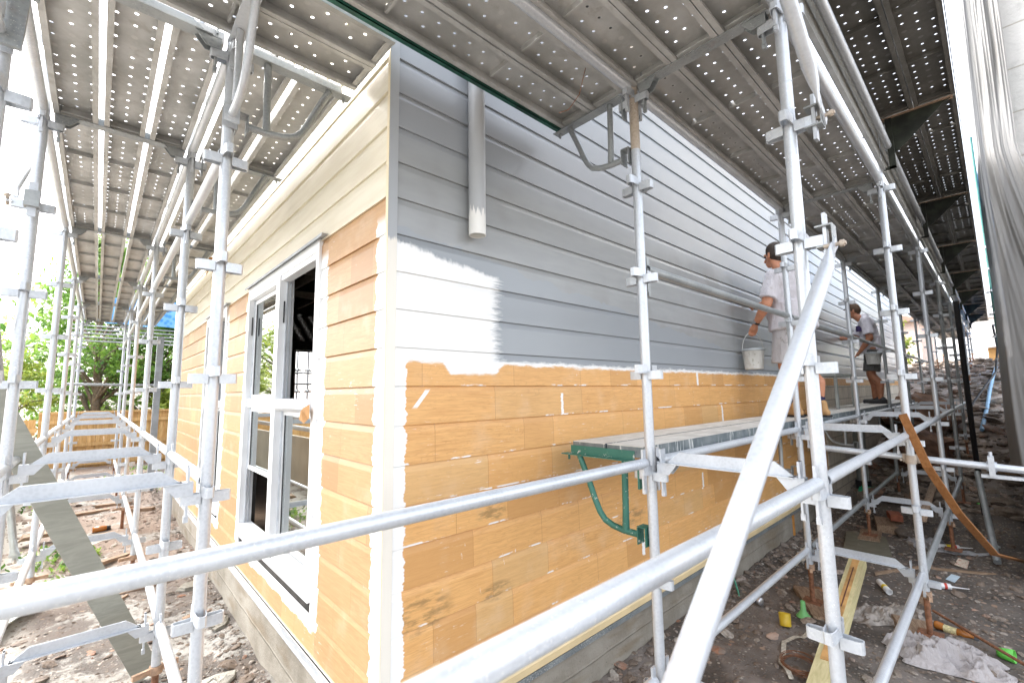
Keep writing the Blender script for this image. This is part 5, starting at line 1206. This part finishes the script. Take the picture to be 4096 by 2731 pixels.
def leafmat(name, c1, c2, c3):
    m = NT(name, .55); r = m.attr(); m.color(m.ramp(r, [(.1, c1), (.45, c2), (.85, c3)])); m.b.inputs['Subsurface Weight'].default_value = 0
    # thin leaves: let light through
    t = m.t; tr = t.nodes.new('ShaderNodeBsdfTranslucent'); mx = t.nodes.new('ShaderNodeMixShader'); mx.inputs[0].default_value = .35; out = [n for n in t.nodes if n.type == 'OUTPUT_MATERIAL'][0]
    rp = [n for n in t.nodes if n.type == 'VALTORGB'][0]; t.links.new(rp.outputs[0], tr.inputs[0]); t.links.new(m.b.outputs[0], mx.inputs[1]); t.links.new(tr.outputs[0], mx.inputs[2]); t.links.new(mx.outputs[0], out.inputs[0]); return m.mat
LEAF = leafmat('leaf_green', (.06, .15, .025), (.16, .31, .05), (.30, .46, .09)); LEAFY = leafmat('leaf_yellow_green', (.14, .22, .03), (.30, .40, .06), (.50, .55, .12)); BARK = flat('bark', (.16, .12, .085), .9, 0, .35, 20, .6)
def tree(x, y, h, rad, label, n=5200, leaf=LEAF, ls=.13, z0=0., low=.12, seed=1, droop=.5, clusters=46):
    rnd = random.Random(seed); t = thing('tree', label, 'tree', (x, y, z0), 'trees beyond the fence')
    mb = MB(); top = Vector((x+.2, y, z0+h*.8)); mb.tube([(x, y, z0), (x+.08, y, z0+h*.3), (x-.03, y+.05, z0+h*.55), top], [h*.019, h*.015, h*.010, h*.005], 10)
    cl = []
    for i in range(clusters):
        zz = low+(1-low)*rnd.random()**.8; ph = rnd.uniform(0, 6.28); rr = rad*(math.sin(min(1, (zz-low)/(1-low)*.9+.16)*math.pi)**.55)*rnd.uniform(.45, 1.05)
        c = Vector((x+rr*math.cos(ph), y+rr*math.sin(ph), z0+h*zz)); cl.append((c, rad*rnd.uniform(.20, .34)))
        b = Vector((x, y, z0+h*max(.12, zz-.14))); m_ = b.lerp(c, .5)+Vector((0, 0, .05*h)); mb.tube([b, m_, c], [h*.008, h*.005, h*.002], 6)
    mb.build('trunk', BARK, t)
    mb = MB()
    for i in range(n):
        c, r = rnd.choice(cl); v = Vector((rnd.gauss(0, .5), rnd.gauss(0, .5), rnd.gauss(0, .36))); p = c+v*r
        d = Vector((rnd.uniform(-1, 1), rnd.uniform(-1, 1), rnd.uniform(-.8, .3)-droop*.3)).normalized(); s = d.cross(Vector((rnd.uniform(-.4, .4), rnd.uniform(-.4, .4), 1))).normalized(); L = ls*rnd.uniform(.6, 1.4); w_ = L*.24
        nrm = s.cross(d)*L*.10
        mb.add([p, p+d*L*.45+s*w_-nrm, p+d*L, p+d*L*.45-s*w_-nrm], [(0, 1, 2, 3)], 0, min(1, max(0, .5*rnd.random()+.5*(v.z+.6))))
    mb.build('crown', leaf, t); return t
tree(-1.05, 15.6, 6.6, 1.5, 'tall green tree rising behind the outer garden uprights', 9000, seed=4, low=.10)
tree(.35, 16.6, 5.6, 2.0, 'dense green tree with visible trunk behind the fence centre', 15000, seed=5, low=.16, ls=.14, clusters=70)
tree(1.9, 16.0, 5.0, 1.6, 'green bushy tree behind the fence near the steel column', 8000, seed=6, low=.12)
tree(.9, 14.9, 2.3, .9, 'yellow green shrub just above the fence near the column', 4200, LEAFY, seed=8, low=.2, ls=.15)
tree(-2.6, 14.9, 3.1, .8, 'small light green tree left of the outer garden uprights', 2600, LEAFY, seed=9, low=.35, ls=.11, clusters=22)
tree(-5.6, 23, 5.2, 2.8, 'pale distant tree at the far left', 5000, LEAFY, seed=10, low=.3, ls=.2)
tree(-.4, 19.5, 7.0, 3.0, 'dark green background tree behind the others', 8000, seed=12, low=.1, ls=.24, clusters=70)
tree(26, -5.0, 5.2, 1.9, 'green tree beyond the white building gap, right of the alley deck', 4200, seed=13, low=.3, ls=.2, z0=1.6)
tree(22, 1.4, 4.2, 1.2, 'green tree past the end of the grey wall', 3600, LEAFY, seed=14, low=.2, ls=.16, z0=1.6)
tree(-9.5, 1.5, 4.6, 1.3, 'palm like tree out on the garden side, mirrored in the window', 2600, seed=15, low=.5, ls=.3)
# small weeds on the garden side
mb = MB(); rnd = random.Random(5)
for i in range(900):
    cx, cy = rnd.choice(((-.35, 10.8), (-.1, 9.6), (-1.25, 5.6), (-1.5, 8.8), (-1.05, 5.2), (.0, 12.2))); x, y = cx+rnd.gauss(0, .14), cy+rnd.gauss(0, .3); z = gn(x, y)
    a = rnd.uniform(0, 6.28); L = rnd.uniform(.03, .10); d = Vector((math.cos(a), math.sin(a), rnd.uniform(.5, 1.6))).normalized(); s = d.cross(Vector((0, 0, 1))).normalized()*L*.2; p = Vector((x, y, z))
    mb.add([p, p+d*L*.5+s, p+d*L, p+d*L*.5-s], [(0, 1, 2, 3)])
tag(mb.build('weeds', LEAF), 'scattered low green weeds on the garden side soil', 'weeds', kind='stuff')
